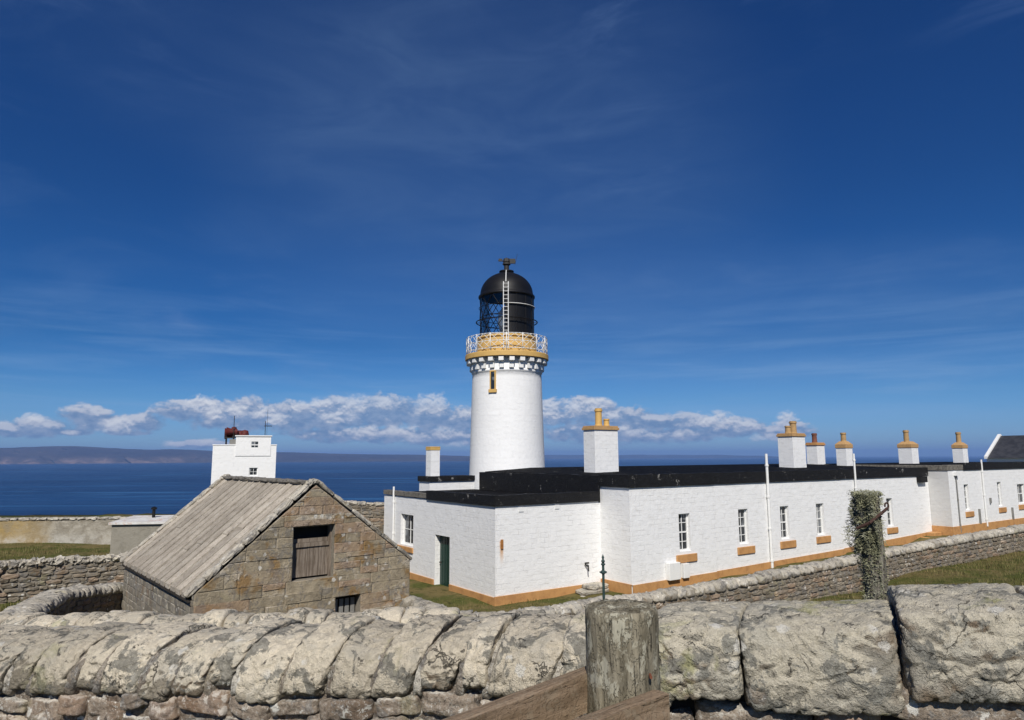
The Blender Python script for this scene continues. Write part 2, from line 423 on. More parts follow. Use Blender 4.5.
def mat_white(name, base=(.80, .80, .79), course=.2, blockw=.42, grime=.85, seam=.22, stain=None):
    m, t, b = principled(name, .75, .25); uv = coords(t, 'UV')
    wob = t.noise(uv, 3, 3, .5, 0, 1)
    vv = t.new('ShaderNodeVectorMath', operation='MULTIPLY_ADD'); t.l.new(wob, vv.inputs[0]); vv.inputs[1].default_value = (.05, .05, 0); t.l.new(uv, vv.inputs[2])
    br = t.new('ShaderNodeTexBrick'); t.l.new(vv.outputs[0], br.inputs['Vector'])
    br.inputs['Scale'].default_value = 1; br.inputs['Brick Width'].default_value = blockw; br.inputs['Row Height'].default_value = course
    br.inputs['Mortar Size'].default_value = .010; br.inputs['Mortar Smooth'].default_value = .8; br.inputs['Mortar'].default_value = (1, 1, 1, 1); br.inputs['Color1'].default_value = (1, 1, 1, 1); br.inputs['Color2'].default_value = (.97, .97, .97, 1)
    fac = br.outputs['Fac']
    brk = t.ramp(t.noise(uv, 2.3, 4, .6), .38, .62)
    line = t.math('MULTIPLY', fac, brk)
    col = t.mix(1., base, br.outputs['Color'], 'MULTIPLY')
    col = t.mix(t.math('MULTIPLY', line, seam), col, (.42, .41, .40, 1))
    st = t.ramp(t.noise(t.mapv(uv, (.9, 2.6, 1)), 2.2, 6, .68), .50, .74)
    col = t.mix(t.math('MULTIPLY', st, grime * .42), col, (.52, .50, .46, 1))
    ru = t.ramp(t.noise(t.mapv(uv, (3.2, .5, 1), loc=(3, 2, 0)), 1.4, 5, .6), .60, .80)
    col = t.mix(t.math('MULTIPLY', ru, grime * .35), col, (.55, .50, .40, 1))
    sp = t.ramp(t.noise(uv, 28, 3, .7), .68, .74); col = t.mix(t.math('MULTIPLY', sp, grime * .5), col, (.38, .36, .33, 1))
    if stain is not None:     # rust run below the old bracket
        wp = wpos(t); sp2 = t.new('ShaderNodeSeparateXYZ'); t.l.new(wp, sp2.inputs[0])
        dd = t.new('ShaderNodeVectorMath', operation='DISTANCE'); t.l.new(t.comb(sp2.outputs[0], sp2.outputs[1], 0.), dd.inputs[0]); dd.inputs[1].default_value = (stain[0], stain[1], 0)
        k = t.math('MULTIPLY', t.ramp(t.math('ADD', dd.outputs['Value'], t.math('MULTIPLY', t.noise(uv, 9, 3, .6), .10)), .17, .08), t.math('MULTIPLY', t.ramp(sp2.outputs[2], stain[2] - 1.0, stain[2] - .2), t.ramp(sp2.outputs[2], stain[2] + .02, stain[2] - .04)))
        col = t.mix(t.math('MULTIPLY', k, .85), col, (.55, .27, .07, 1))
    t.l.new(col, b.inputs['Base Color'])
    h = t.math('SUBTRACT', t.math('MULTIPLY', t.noise(uv, 22, 5, .65), .6), t.math('MULTIPLY', line, .42))
    h = t.math('ADD', h, t.math('MULTIPLY', t.noise(uv, 4.5, 3, .5), .9))
    t.l.new(t.bump(h, .022, .8), b.inputs['Normal'])
    return m

def mat_paint(name, col, rough=.55, grime=.4, col2=None, scale=3., spec=.4, bump=.006, flake=0., flakecol=(.5, .49, .46, 1)):
    m, t, b = principled(name, rough, spec); p = wpos(t)
    n = t.noise(p, scale, 6, .65, .3); c2 = col2 or tuple(x * .55 for x in col)
    c = t.mix(t.math('MULTIPLY', t.ramp(n, .42, .68), grime), col, c2)
    if flake > 0:
        f = t.ramp(t.noise(t.mapv(p, loc=(3, 3, 3)), 2.6, 7, .72, .5), .64 - flake * .06, .66)
        f = t.math('MULTIPLY', f, t.ramp(t.noise(p, 14, 3, .6), .42, .5)); c = t.mix(t.math('MULTIPLY', f, .8), c, flakecol)
    t.l.new(c, b.inputs['Base Color'])
    t.l.new(t.bump(t.noise(p, 14, 5, .65), bump, 1.), b.inputs['Normal'])
    return m

def mat_glass(name, tint=(.02, .025, .03), refl=1.):
    m, t, b = principled(name, .06, .5)
    t.l.new(t.mix(t.ramp(t.noise(wpos(t), .9, 3, .6), .50, .56), (*tint, 1), (.16, .17, .18, 1)), b.inputs['Base Color']); b.inputs['Specular IOR Level'].default_value = .5 * refl  # paler patches in the glass colour paint in reflected sky
    return m
def mat_clear(name):
    m = bpy.data.materials.new(name); m.use_nodes = True; t = NT(m.node_tree); t.n.clear()
    tr = t.new('ShaderNodeBsdfTransparent'); tr.inputs[0].default_value = (.93, .96, .98, 1)
    gl = t.new('ShaderNodeBsdfGlossy'); gl.inputs['Roughness'].default_value = .05
    fr = t.new('ShaderNodeFresnel'); fr.inputs[0].default_value = 1.5
    mx = t.new('ShaderNodeMixShader'); t.l.new(t.math('MULTIPLY_ADD', fr.outputs[0], .7, .03), mx.inputs[0]); t.l.new(tr.outputs[0], mx.inputs[1]); t.l.new(gl.outputs[0], mx.inputs[2])
    o = t.new('ShaderNodeOutputMaterial'); t.l.new(mx.outputs[0], o.inputs[0]); return m

M = {}
M['near_cap'] = mat_lichen('coping_stone_lichen', 1., light=(.58, .515, .40), base=(.25, .22, .17), cover=.80, yellow=.4, bump=2.6, grey=.80, dark=(.085, .083, .072), crack=.8)
M['near_big'] = mat_lichen('large_coping_lichen', 1., light=(.52, .475, .375), base=(.27, .25, .205), cover=.66, yellow=.7, bump=2.6, grey=.78, dark=(.095, .094, .083), crack=.7)
M['near_face'] = mat_lichen('rubble_stone', 1.1, light=(.54, .50, .43), base=(.22, .18, .14), cover=.36, yellow=.2, up=.2, brown=(.19, .14, .10), bump=1.7, reddish=.4, speck=.9, white=1.)
M['far_cap'] = mat_lichen('weathered_coping', .55, light=(.47, .43, .355), base=(.28, .25, .20), cover=.70, yellow=.2, bump=1.5)
M['far_face'] = mat_lichen('field_rubble', .5, light=(.38, .34, .27), base=(.17, .145, .11), cover=.18, yellow=.25, up=.2, bump=1.5, brown=(.16, .12, .08), reddish=.35)
M['near_mortar'] = mat_lichen('lime_mortar', 1.3, light=(.46, .42, .35), base=(.19, .155, .12), cover=.25, yellow=.1, up=.1, brown=(.15, .11, .08), bump=3.5, speck=1., white=1.)
M['near_joint'] = mat_lichen('joint_mortar', 1.3, light=(.56, .52, .44), base=(.26, .225, .18), cover=.55, yellow=.1, up=.1, brown=(.22, .18, .14), bump=3.5, speck=.9, white=1.)
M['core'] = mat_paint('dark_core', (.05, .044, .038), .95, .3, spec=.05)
M['bed'] = mat_paint('roof_bed', (.07, .056, .042), .95, .5, spec=.05)
M['mortar'] = mat_paint('old_mortar', (.24, .215, .175), .95, .6, scale=8, spec=.05, bump=.02)
M['barn_block'] = mat_lichen('sandstone_block', .42, light=(.46, .40, .31), base=(.28, .235, .165), cover=.46, yellow=.15, up=.15, bump=2., brown=(.27, .175, .08), reddish=.5, grey=.55)
M['barn_side'] = mat_lichen('side_rubble', .6, light=(.38, .35, .29), base=(.19, .172, .14), cover=.25, yellow=.1, bump=1.6)
M['white'] = mat_white('whitewashed_masonry')
M['white_rough'] = mat_white('worn_whitewash', base=(.60, .595, .58), grime=1.6, seam=.35)
M['tower_white'] = mat_white('tower_whitewash', course=.36, blockw=.8, grime=.4, seam=.12)
M['smooth_white'] = mat_paint('white_gloss_paint', (.78, .78, .76), .4, .25, (.6, .58, .54))
M['ochre'] = mat_paint('ochre_paint', (.50, .265, .10), .7, .8, (.36, .18, .07))
M['yellow'] = mat_white('buff_painted_stone', base=(.62, .40, .13), course=.33, blockw=.75, grime=.5, seam=.6)
M['yellow_paint'] = mat_paint('buff_paint', (.60, .38, .12), .6, .35, (.40, .24, .08))
M['buff_stone'] = mat_paint('buff_stone', (.46, .28, .12), .75, .5, (.30, .18, .08), scale=5)
M['pot'] = mat_paint('clay_pot', (.42, .27, .12), .8, .5, (.25, .17, .09), scale=5)
M['pot_red'] = mat_paint('red_clay_pot', (.20, .075, .045), .8, .6, (.07, .04, .03), scale=6)
M['tar'] = mat_paint('black_tar', (.010, .010, .011), .62, .5, (.022, .022, .023), scale=6, spec=.2, bump=.03, flake=.5, flakecol=(.30, .29, .27, 1))
M['tar_roof'] = mat_paint('tarred_roof', (.006, .006, .007), .8, .5, (.012, .012, .012), scale=2, spec=.05, bump=.02, flake=.6, flakecol=(.2, .2, .19, 1))
M['grey_cap'] = mat_paint('weathered_cap', (.18, .165, .14), .9, .8, (.05, .046, .04), scale=7, bump=.03)
M['black'] = mat_paint('black_enamel', (.006, .006, .007), .5, .3, (.012, .012, .012), spec=.3, bump=.002)
M['iron'] = mat_paint('dark_iron', (.02, .022, .022), .6, .4, (.07, .04, .025), scale=20)
M['green_iron'] = mat_paint('green_iron', (.03, .06, .055), .6, .5, (.02, .025, .025), scale=20)
M['green'] = mat_paint('green_paint', (.006, .034, .024), .45, .3)
M['red'] = mat_paint('foghorn_red', (.11, .014, .012), .7, .8, (.035, .010, .009), scale=4)
M['pane'] = mat_glass('window_glass')
M['clear'] = mat_clear('lantern_glass')
M['grey'] = mat_paint('grey_render', (.22, .215, .20), .9, .6, (.15, .145, .13), scale=2, bump=.01)

# ------------------------------------------------------------------ ground, sea, far hills
CP = [(0,0,-1.55),(0,3,-1.6),(3,3,-1.6),(-5,3,-1.7),(-10,3,-2.2),(7,2,-1.5),(0,-20,-1.2),(30,-20,-1.0),(-30,-20,-1.5),(0,-90,-1),(60,-60,-1),(-60,-60,-2),
      (0,6,-2.7),(5,6,-2.6),(-5,6.5,-2.8),(-9,8,-3.2),(0,9,-3.4),(6,9,-3.2),(-6,12,-4.6),(0,12,-4.6),(8,12,-4.2),(16,10,-3.6),(-5,16,-5.2),(-12,15,-4.9),(0,18,-5.3),(-9,20,-5.3),
      (-2,24,-5.55),(2,26,-5.58),(6,28,-5.5),(10,31,-5.4),(16,36,-5.2),(22,40,-5.1),(27,43,-4.8),(34,48,-4.7),(42,52,-4.5),(5,22,-5.35),(11.5,25,-4.95),(18,29,-4.55),(25,33,-4.42),(34,38,-4.4),
      (9,20,-4.6),(16,22,-4.5),(24,27,-4.4),(30,27,-4.2),(34,30,-4.0),(24,15,-3.4),(-5,36,-5.6),(-8,30,-5.5),(-17,22,-4.55),(-25,24,-4.5),(-14,25,-4.65),(-22,32,-4.62),(-28,38,-4.6),(-18,38,-4.75),
      (-30,30,-4.5),(-40,40,-4.6),(-24,60,-7.2),(-24,52,-7.2),(-35,50,-6.2),(-10,52,-6.5),(0,46,-5.9),(10,60,-5.5),(40,60,-4.2),(48,70,-3.2),(60,70,-3),(60,40,-3.5),(70,10,-2.5),(-50,10,-3.5)]
CPA = np.array(CP, float)
def ground_np(x, y):
    x = np.asarray(x, float); y = np.asarray(y, float)
    d2 = (x[..., None] - CPA[:, 0]) ** 2 + (y[..., None] - CPA[:, 1]) ** 2 + 1.2
    w = d2 ** -2.2
    return (w * CPA[:, 2]).sum(-1) / w.sum(-1)
def ground(x, y): return float(ground_np(x, y))

def mat_grass():
    m, t, b = principled('coastal_grass', .95, .1); p = wpos(t)
    a = t.noise(p, .55, 5, .6, .6); c = t.noise(p, 3.5, 6, .7, .4); d = t.noise(p, 30, 4, .7)
    col = t.mix(t.ramp(a, .40, .60), (.085, .095, .024, 1), (.18, .14, .058, 1))
    col = t.mix(t.math('MULTIPLY', t.ramp(c, .5, .66), .8), col, (.035, .042, .012, 1))
    col = t.mix(t.math('MULTIPLY', t.ramp(d, .5, .7), .5), col, (.15, .13, .05, 1))
    t.l.new(col, b.inputs['Base Color'])
    t.l.new(t.bump(t.math('ADD', c, t.math('MULTIPLY', d, .5)), .08, 1.), b.inputs['Normal'])
    return m
M['grass'] = mat_grass()
def build_ground():
    xs = np.concatenate([np.linspace(-220, -45, 30)[:-1], np.linspace(-45, 55, 200), np.linspace(55, 260, 30)[1:]])
    ys = np.concatenate([np.linspace(-200, -6, 24)[:-1], np.linspace(-6, 60, 150), np.linspace(60, 150, 60)[1:]])
    X, Y = np.meshgrid(xs, ys); Z = ground_np(X, Y)
    for i in range(X.shape[0]):
        for j in range(X.shape[1]):
            q = Vector((X[i, j], Y[i, j], 0)); Z[i, j] += noise.noise(q * .35) * .10 + noise.noise(q * 1.2) * .045
            edge = 76 + 8 * noise.noise(q * .04) + max(0, X[i, j] - 30) * .4
            e2 = -120 + 0
            dd = max(Y[i, j] - edge, 0) + max(-200 - X[i, j], 0)
            if dd > 0: Z[i, j] -= min(110, dd * 6 + 5 * max(0, noise.noise(q * .15)))
    mb = MB(); nx = len(xs)
    V = np.column_stack([X.ravel(), Y.ravel(), Z.ravel()])
    F = [(i * nx + j, i * nx + j + 1, (i + 1) * nx + j + 1, (i + 1) * nx + j) for i in range(len(ys) - 1) for j in range(nx - 1)]
    mb.add(V, F); tag(mb.build('ground', M['grass'], smooth=True), kind='structure')
build_ground()

def build_sea():
    m, t, b = principled('sea_water', .22, .5); p = wpos(t)
    s1 = t.noise(t.mapv(p, (.00022, .0016, 1)), 1., 6, .62, .6); s2 = t.noise(t.mapv(p, (.0011, .006, 1), loc=(4, 2, 0)), 1., 5, .6, .4)
    col = t.mix(t.ramp(s1, .44, .66), (.002, .020, .075, 1), (.006, .040, .125, 1))
    col = t.mix(t.math('MULTIPLY', t.ramp(s2, .50, .68), .6), col, (.045, .16, .35, 1))
    t.l.new(col, b.inputs['Base Color'])
    t.l.new(t.ramp(s2, .4, .65, .34, .5), b.inputs['Roughness']); b.inputs['Specular IOR Level'].default_value = .22
    h = t.math('ADD', t.noise(t.mapv(p, (.03, .05, .05)), 1., 6, .6), t.math('MULTIPLY', t.noise(t.mapv(p, (.2, .3, .3)), 1., 3, .6), .25))
    t.l.new(t.bump(h, 6., .8), b.inputs['Normal'])
    mb = MB(); mb.quad((-70000, -3000, -100), (70000, -3000, -100), (70000, 60000, -100), (-70000, 60000, -100))
    tag(mb.build('sea', m), kind='structure')
build_sea()

def build_hills():
    m, t, b = principled('moorland_and_cliff', .95, .05); p = wpos(t)
    g = t.new('ShaderNodeSeparateXYZ'); t.l.new(p, g.inputs[0])
    col = t.mix(t.ramp(t.noise(t.mapv(p, (.0007, .0007, .004)), 1., 6, .65), .42, .62), (.035, .030, .035, 1), (.060, .048, .045, 1))
    cl = t.math('MULTIPLY', t.math('MULTIPLY', t.ramp(g.outputs[0], -6600, -8200), t.ramp(g.outputs[2], 60, -40)), t.ramp(t.noise(t.mapv(p, (.0011, .0011, .002), loc=(3, 3, 0)), 1., 6, .7), .44, .60))
    col = t.mix(t.math('MULTIPLY', cl, .85), col, (.24, .17, .14, 1)); t.l.new(col, b.inputs['Base Color'])
    # crest height above the sea by azimuth of the coast seen over the firth
    prof = [(-260,451),(-120,449),(-30,450.5),(10,450),(45,448.6),(75,448.4),(110,450),(150,451.2),(175,450.8),(210,452.4),(250,453),(290,454),(330,455.3),(380,456.2),(430,457.2),(470,458.4)]
    mb = MB(); n = 260; rows = 14; V = []
    us = np.linspace(-260, 470, n)
    for r in range(rows):
        for i, u in enumerate(us):
            v = np.interp(u, [a for a, _ in prof], [b for _, b in prof]); az, _ = px_dir(u, 455)
            dist = 17500. + 5000 * r / (rows - 1); k = math.sin(min(1., r / (rows * .55)) * math.pi / 2)
            el = (459.6 - v) / 690. + (u - 512) * -.0045 / 690 * 0
            top = max(el * 20500 * .93, -96)
            x, y = math.sin(az) * dist, math.cos(az) * dist
            q = Vector((x, y, 0)) * .0009
            cliff = 90 if u < 330 else 90 * (430 - u) / 100 if u < 430 else 0
            z = -101 + (cliff * (1 if r > 0 else 0) + (top + 100 - cliff) * k if r > 0 else 0)
            z += (noise.fractal(q, 1., 2., 3) * 12 + noise.noise(q * 5) * 4) * (1 if r > 0 else 0) * min(1, max(0, (460 - u) / 60.))
            if r == rows - 1: z = -120
            V.append((x + noise.noise(q * 3) * 120, y + noise.noise(q * 4 + Vector((9, 0, 0))) * 400, z))
    F = [(r * n + i, r * n + i + 1, (r + 1) * n + i + 1, (r + 1) * n + i) for r in range(rows - 1) for i in range(n - 1)]
    mb.add(V, F); tag(mb.build('far_hills', m, smooth=True), kind='structure')
    # a very low shore on the horizon to the right of the tower
    mb = MB(); V = []; n = 120; us = np.linspace(380, 800, n)
    for r in range(5):
        for i, u in enumerate(us):
            az, _ = px_dir(u, 456); dist = 33000 + r * 1200; hgt = 190 * math.sin(math.pi * i / (n - 1)) ** .5 + 30 * noise.noise(Vector((u * .03, 0, 0)))
            V.append((math.sin(az) * dist, math.cos(az) * dist, -101 + (0, .75, 1, .8, 0)[r] * hgt))
    F = [(r * n + i, r * n + i + 1, (r + 1) * n + i + 1, (r + 1) * n + i) for r in range(4) for i in range(n - 1)]
    mb.add(V, F); tag(mb.build('far_shore', m, smooth=True), kind='structure')
build_hills()

def build_haze():
    m = bpy.data.materials.new('sea_air'); m.use_nodes = True; t = NT(m.node_tree); t.n.clear()
    v = t.new('ShaderNodeVolumePrincipled'); v.inputs['Color'].default_value = (.30, .52, 1., 1); v.inputs['Density'].default_value = HAZE
    v.inputs['Anisotropy'].default_value = .0
    o = t.new('ShaderNodeOutputMaterial'); t.l.new(v.outputs[0], o.inputs['Volume'])
    mb = MB(); mb.box((0, 28000, 160), (75000, 36000, 285))
    tag(mb.build('haze', m), 'thin blue sea air between the lighthouse and the far hills', 'haze', kind='stuff')
HAZE = 3.6e-5
if HAZE > 0: build_haze()

# ------------------------------------------------------------------ lighthouse tower
def build_lighthouse():
    cx, cy = -.33, 44.; zb = ground(cx, cy) - .3
    root = empty('lighthouse', (cx, cy, zb), 'tall round white lighthouse with buff gallery and black domed lantern', 'lighthouse')
    P = lambda a, r, z: Vector((cx + r * math.cos(a), cy + r * math.sin(a), z))
    mb = MB(); mb.lathe((cx, cy), [(2.72, zb), (2.60, -4.6), (2.45, -2.5), (2.38, -.8), (2.29, 2.2), (2.22, 4.9), (2.21, 5.22), (2.27, 5.26), (2.27, 5.34), (2.22, 5.40), (2.22, 6.20)], 96)
    tower = mb.build('tower', M['tower_white'], root, smooth=True)
    cut = MB(); # the small window of the shaft, set on the face toward the yard
    aw = math.atan2(41.8 - cy, -1.22 - cx)
    er, et = Vector((math.cos(aw), math.sin(aw), 0)), Vector((-math.sin(aw), math.cos(aw), 0)); up = Vector((0, 0, 1))
    win = MB(); r0 = 2.25
    c = Vector((cx, cy, 4.62)) + er * r0
    for dx in (-.16, .16): win.box(c + et * dx, (.04, .05, .56), (et, er, up))
    win.box(c + up * .60, (.20, .05, .04), (et, er, up)); win.box(c - up * .62, (.26, .10, .10), (et, er, up))
    w = win.build('window', M['yellow_paint'], root, bevel=.01)
    pn = MB(); pn.box(c - er * .0, (.12, .022, .56), (et, er, up)); pn.build('pane', M['pane'], w)
    # corbels under the gallery
    N = 24
    for k in range(N):
        a = 2 * math.pi * (k + .5) / N; er, et = Vector((math.cos(a), math.sin(a), 0)), Vector((-math.sin(a), math.cos(a), 0))
        mb = MB(); mb.box(Vector((cx, cy, 5.56)) + er * 2.26, (.14, .13, .15), (et, er, up)); mb.box(Vector((cx, cy, 5.95)) + er * 2.36, (.155, .24, .13), (et, er, up))
        mb.build('corbel', M['smooth_white'], root, bevel=.015)
    mb = MB(); mb.lathe((cx, cy), [(2.2, 6.03), (2.56, 6.08), (2.60, 6.11)], 64); mb.build('soffit', M['grey'], root, smooth=True)
    mb = MB(); mb.lathe((cx, cy), [(2.56, 6.10), (2.68, 6.13), (2.68, 6.40), (2.66, 6.44), (1.6, 6.48)], 96); mb.build('gallery_deck', M['yellow_paint'], root, smooth=False)
    mb = MB(); mb.lathe((cx, cy), [(1.90, 6.47), (1.90, 7.46), (1.98, 7.48), (1.98, 7.58), (1.86, 7.62), (1.0, 7.64)], 64); mb.build('drum', M['yellow'], root)
    # railing with crossed bars
    mb = MB(); rr = 2.60
    for z in (6.60, 7.06, 7.52):
        pts = [P(2 * math.pi * k / 64, rr, z) for k in range(65)]; mb.path(pts, .022, 6)
    for k in range(32):
        a = 2 * math.pi * k / 32; b = 2 * math.pi * (k + 1) / 32
        if k % 2 == 0: mb.tube(P(a, rr, 6.44), P(a, rr, 7.56), .024, 6)
        mb.tube(P(a, rr, 6.60), P(b, rr, 7.06), .014, 5); mb.tube(P(b, rr, 6.60), P(a, rr, 7.06), .014, 5)
        mb.tube(P(a, rr, 7.06), P(b, rr, 7.52), .014, 5); mb.tube(P(b, rr, 7.06), P(a, rr, 7.52), .014, 5)
    mb.build('gallery_railing', M['smooth_white'], root, smooth=True)
    # lantern: black panels on the landward/right side, diagonal astragals and glass on the left
    RL = 1.74; z0, z1 = 7.58, 10.22; split = R(-92)
    mb = MB(); mb.lathe((cx, cy), [(RL, z0), (RL, z1)], 30, split, R(92)); mb.lathe((cx, cy), [(RL - .05, z0), (RL - .05, z1)], 30, split, R(92))
    for k in range(9):
        a = split + (R(92) - split) * k / 8; mb.tube(P(a, RL + .01, z0), P(a, RL + .01, z1), .025, 6)
    mb.build('lantern_panels', M['black'], root)
    mb = MB(); mb.lathe((cx, cy), [(RL - .03, z0), (RL - .03, z1)], 30, R(92), split + 2 * math.pi); mb.build('lantern_glazing', M['clear'], root)
    mb = MB(); n = 12; span = (split + 2 * math.pi - R(92)) / n
    for r in range(4):
        za, zc = z0 + (z1 - z0) * r / 4, z0 + (z1 - z0) * (r + 1) / 4
        for k in range(n):
            a, b = R(92) + span * k, R(92) + span * (k + 1)
            if (k + r) % 2 == 0: mb.tube(P(a, RL, za), P(b, RL, zc), .026, 5)
            else: mb.tube(P(b, RL, za), P(a, RL, zc), .026, 5)
    for z in (z0 + .03, z0 + (z1 - z0) / 2): mb.path([P(R(92) + span * k, RL, z) for k in range(n + 1)], .026, 5)
    mb.build('lattice', M['black'], root)
    mb = MB(); mb.lathe((cx, cy), [(.0, 7.9), (.42, 7.9), (.55, 8.4), (.58, 8.9), (.52, 9.3), (.3, 9.6), (0, 9.65)], 24)
    mb.build('lens', mat_paint('lens_glass', (.55, .60, .63), .25, .3, spec=.6), root, smooth=True)
    mb = MB()
    mb.path([P(2 * math.pi * k / 48, 1.98, 8.62) for k in range(49)], .035, 6)
    for k in range(12):
        a = 2 * math.pi * k / 12; mb.tube(P(a, 1.72, 8.62), P(a, 1.98, 8.62), .02, 5)
    mb.build('handrail_ring', M['black'], root)
    mb = MB(); mb.path([P(2 * math.pi * k / 48, 1.80, 9.55) for k in range(49)], .02, 6); mb.build('handrail_ring', M['black'], root)
    mb = MB(); mb.path([P(R(-88 + 5 * k), 1.86, 9.55) for k in range(17)], .022, 6); mb.build('grab_rail', M['smooth_white'], root)
    prof = [(1.70, 10.20), (1.84, 10.24), (1.84, 10.34), (1.74, 10.42)] + [(1.72 * math.cos(t), 10.46 + 1.48 * math.sin(t)) for t in np.linspace(.08, 1.33, 12)] + [(.40, 11.94), (.48, 11.98), (.48, 12.06), (.25, 12.12), (0, 12.13)]
    mb = MB(); mb.lathe((cx, cy), prof, 64); mb.build('dome', M['black'], root, smooth=True)
    mb = MB(); mb.lathe((cx, cy), [(.16, 12.08), (.17, 12.45), (.26, 12.50), (.26, 12.58), (.15, 12.7), (0, 12.72)], 20)
    mb.tube((cx, cy, 12.6), (cx, cy, 13.0), .02, 6)
    mb.tube((cx - .55, cy, 12.78), (cx + .60, cy, 12.70), .035, 6, .05); mb.box((cx + .36, cy, 12.74), (.22, .05, .16)); mb.box((cx - .40, cy, 12.82), (.12, .04, .09)); mb.lathe((cx, cy), [(0, 12.6), (.24, 12.68), (.20, 12.9), (0, 12.96)], 12)
    mb.tube((cx + .55, cy, 12.5), (cx + .72, cy + .05, 13.25), .012, 5)
    mb.build('weather_vane', M['iron'], root)
    # ladder up the front and over the dome
    a = R(-91); et = Vector((-math.sin(a), math.cos(a), 0)); mb = MB()
    line = [P(a, 2.15, 6.6), P(a, 2.08, 8.6), P(a, 2.0, 10.2)] + [P(a, 1.9 * math.cos(t), 10.45 + 1.60 * math.sin(t)) for t in np.linspace(.1, 1.25, 7)]
    low = line[:5]
    for s in (-.15, .15): mb.path([p + et * s for p in low], .028, 6)
    mb.path(line[4:], .028, 6)
    for k in range(17):
        z = 6.75 + k * .25; f = (z - 6.6) / 3.9; y = P(a, 2.15 - .15 * min(f, 1), z); mb.tube(y + et * -.15, y + et * .15, .018, 5)
    mb.build('ladder', M['smooth_white'], root)
build_lighthouse()

# ------------------------------------------------------------------ cottages
ANG = R(34.5)
FM = Frame((4.77, 28.71), ANG)                       # main front: s along, t back
def side_frame(s, t_max):                            # faces -s; local s' = t_max - t
    p = FM(s, t_max, 0); return Frame((p.x, p.y), ANG - math.pi / 2)

def window(F, root, a, b, c, d, t=0., rec=.16, cols=2, rows=4, sill=None, slope=0., mid=True, label=None):
    mb = MB(); w = .045; T = t + rec
    def bar(s0, s1, z0, z1, th=.03, dt=0.): F.box(mb, s0, s1, T - th + dt, T + th + dt, z0, z1)
    bar(a, a + w * 1.4, c, d); bar(b - w * 1.4, b, c, d); bar(a + w * 1.4, b - w * 1.4, c, c + w * 1.8); bar(a + w * 1.4, b - w * 1.4, d - w * 1.2, d)
    if mid: bar(a + w * 1.4, b - w * 1.4, (c + d) / 2 - .03, (c + d) / 2 + .03, .022)
    for i in range(1, cols): x = a + (b - a) * i / cols; bar(x - .016, x + .016, c + w * 1.8, d - w * 1.2, .014)
    for j in range(1, rows):
        if mid and j * 2 == rows: continue
        z = c + (d - c) * j / rows; bar(a + w * 1.4, b - w * 1.4, z - .014, z + .014, .012)
    o = mb.build('window', M['smooth_white'], root)
    if label: o['label'] = label
    pn = MB(); pn.quad(F(a, T + .018, c), F(b, T + .018, c), F(b, T + .018, d), F(a, T + .018, d)); pn.build('pane', M['pane'], o)
    if sill:
        m2 = MB(); F.box(m2, sill[0], sill[1], t - .07, t + .004 + .0, sill[2], sill[3]); m2.build('sill', M['ochre'], root, bevel=.02)
    return o

def drainpipe(root, F, s, t, z0, z1, r=.05, mat='smooth_white', name='drainpipe'):
    mb = MB(); mb.tube(F(s, t, z0), F(s, t, z1), r, 10)
    z = z0 + .4
    while z < z1: mb.tube(F(s, t, z), F(s, t, z + .09), r * 1.4, 10); z += 1.5
    return mb.build(name, M[mat], root, smooth=False)

def chimney(root, s, t, ls, lt, z0, z1, pots, cap='ochre', mat='white', capstyle='slab', potmat='pot', o=.06):
    mb = MB(); FM.box(mb, s, s + ls, t, t + lt, z0, z1); ch = mb.build('chimney', M[mat], root)
    cm = MB()
    if capstyle == 'slab':
        FM.box(cm, s - o, s + ls + o, t - o, t + lt + o, z1, z1 + .12); FM.box(cm, s - .02, s + ls + .02, t - .02, t + lt + .02, z1 + .12, z1 + .2)
    else:  # stepped block cope
        FM.box(cm, s - o, s + ls + o, t - o, t + lt + o, z1, z1 + .24)
        V = [FM(*q) for q in ((s - o, t - o, z1 + .24), (s + ls + o, t - o, z1 + .24), (s + ls + o, t + lt + o, z1 + .24), (s - o, t + lt + o, z1 + .24),
             (s + ls * .22, t + lt * .22, z1 + .46), (s + ls * .78, t + lt * .22, z1 + .46), (s + ls * .78, t + lt * .78, z1 + .46), (s + ls * .22, t + lt * .78, z1 + .46))]
        cm.add(V, [(0, 1, 5, 4), (1, 2, 6, 5), (2, 3, 7, 6), (3, 0, 4, 7), (4, 5, 6, 7)])
    cm.build('chimney_cap', M[cap], ch, bevel=.015)
    zt = z1 + (.2 if capstyle == 'slab' else .42)
    for (fs, h, r, pm) in pots:
        c = FM(s + ls * fs, t + lt / 2, 0); pb = MB()
        pb.lathe((c.x, c.y), [(r * 1.1, zt), (r * 1.1, zt + .06), (r, zt + .08), (r * .95, zt + h * .8), (r * 1.15, zt + h * .82), (r * 1.15, zt + h * .92), (r, zt + h * .93), (r, zt + h), (r * .75, zt + h), (r * .7, zt + h * .6), (0, zt + h * .6)], 16)
        pb.build('chimney_pot', M[pm], ch, smooth=False)
    return ch

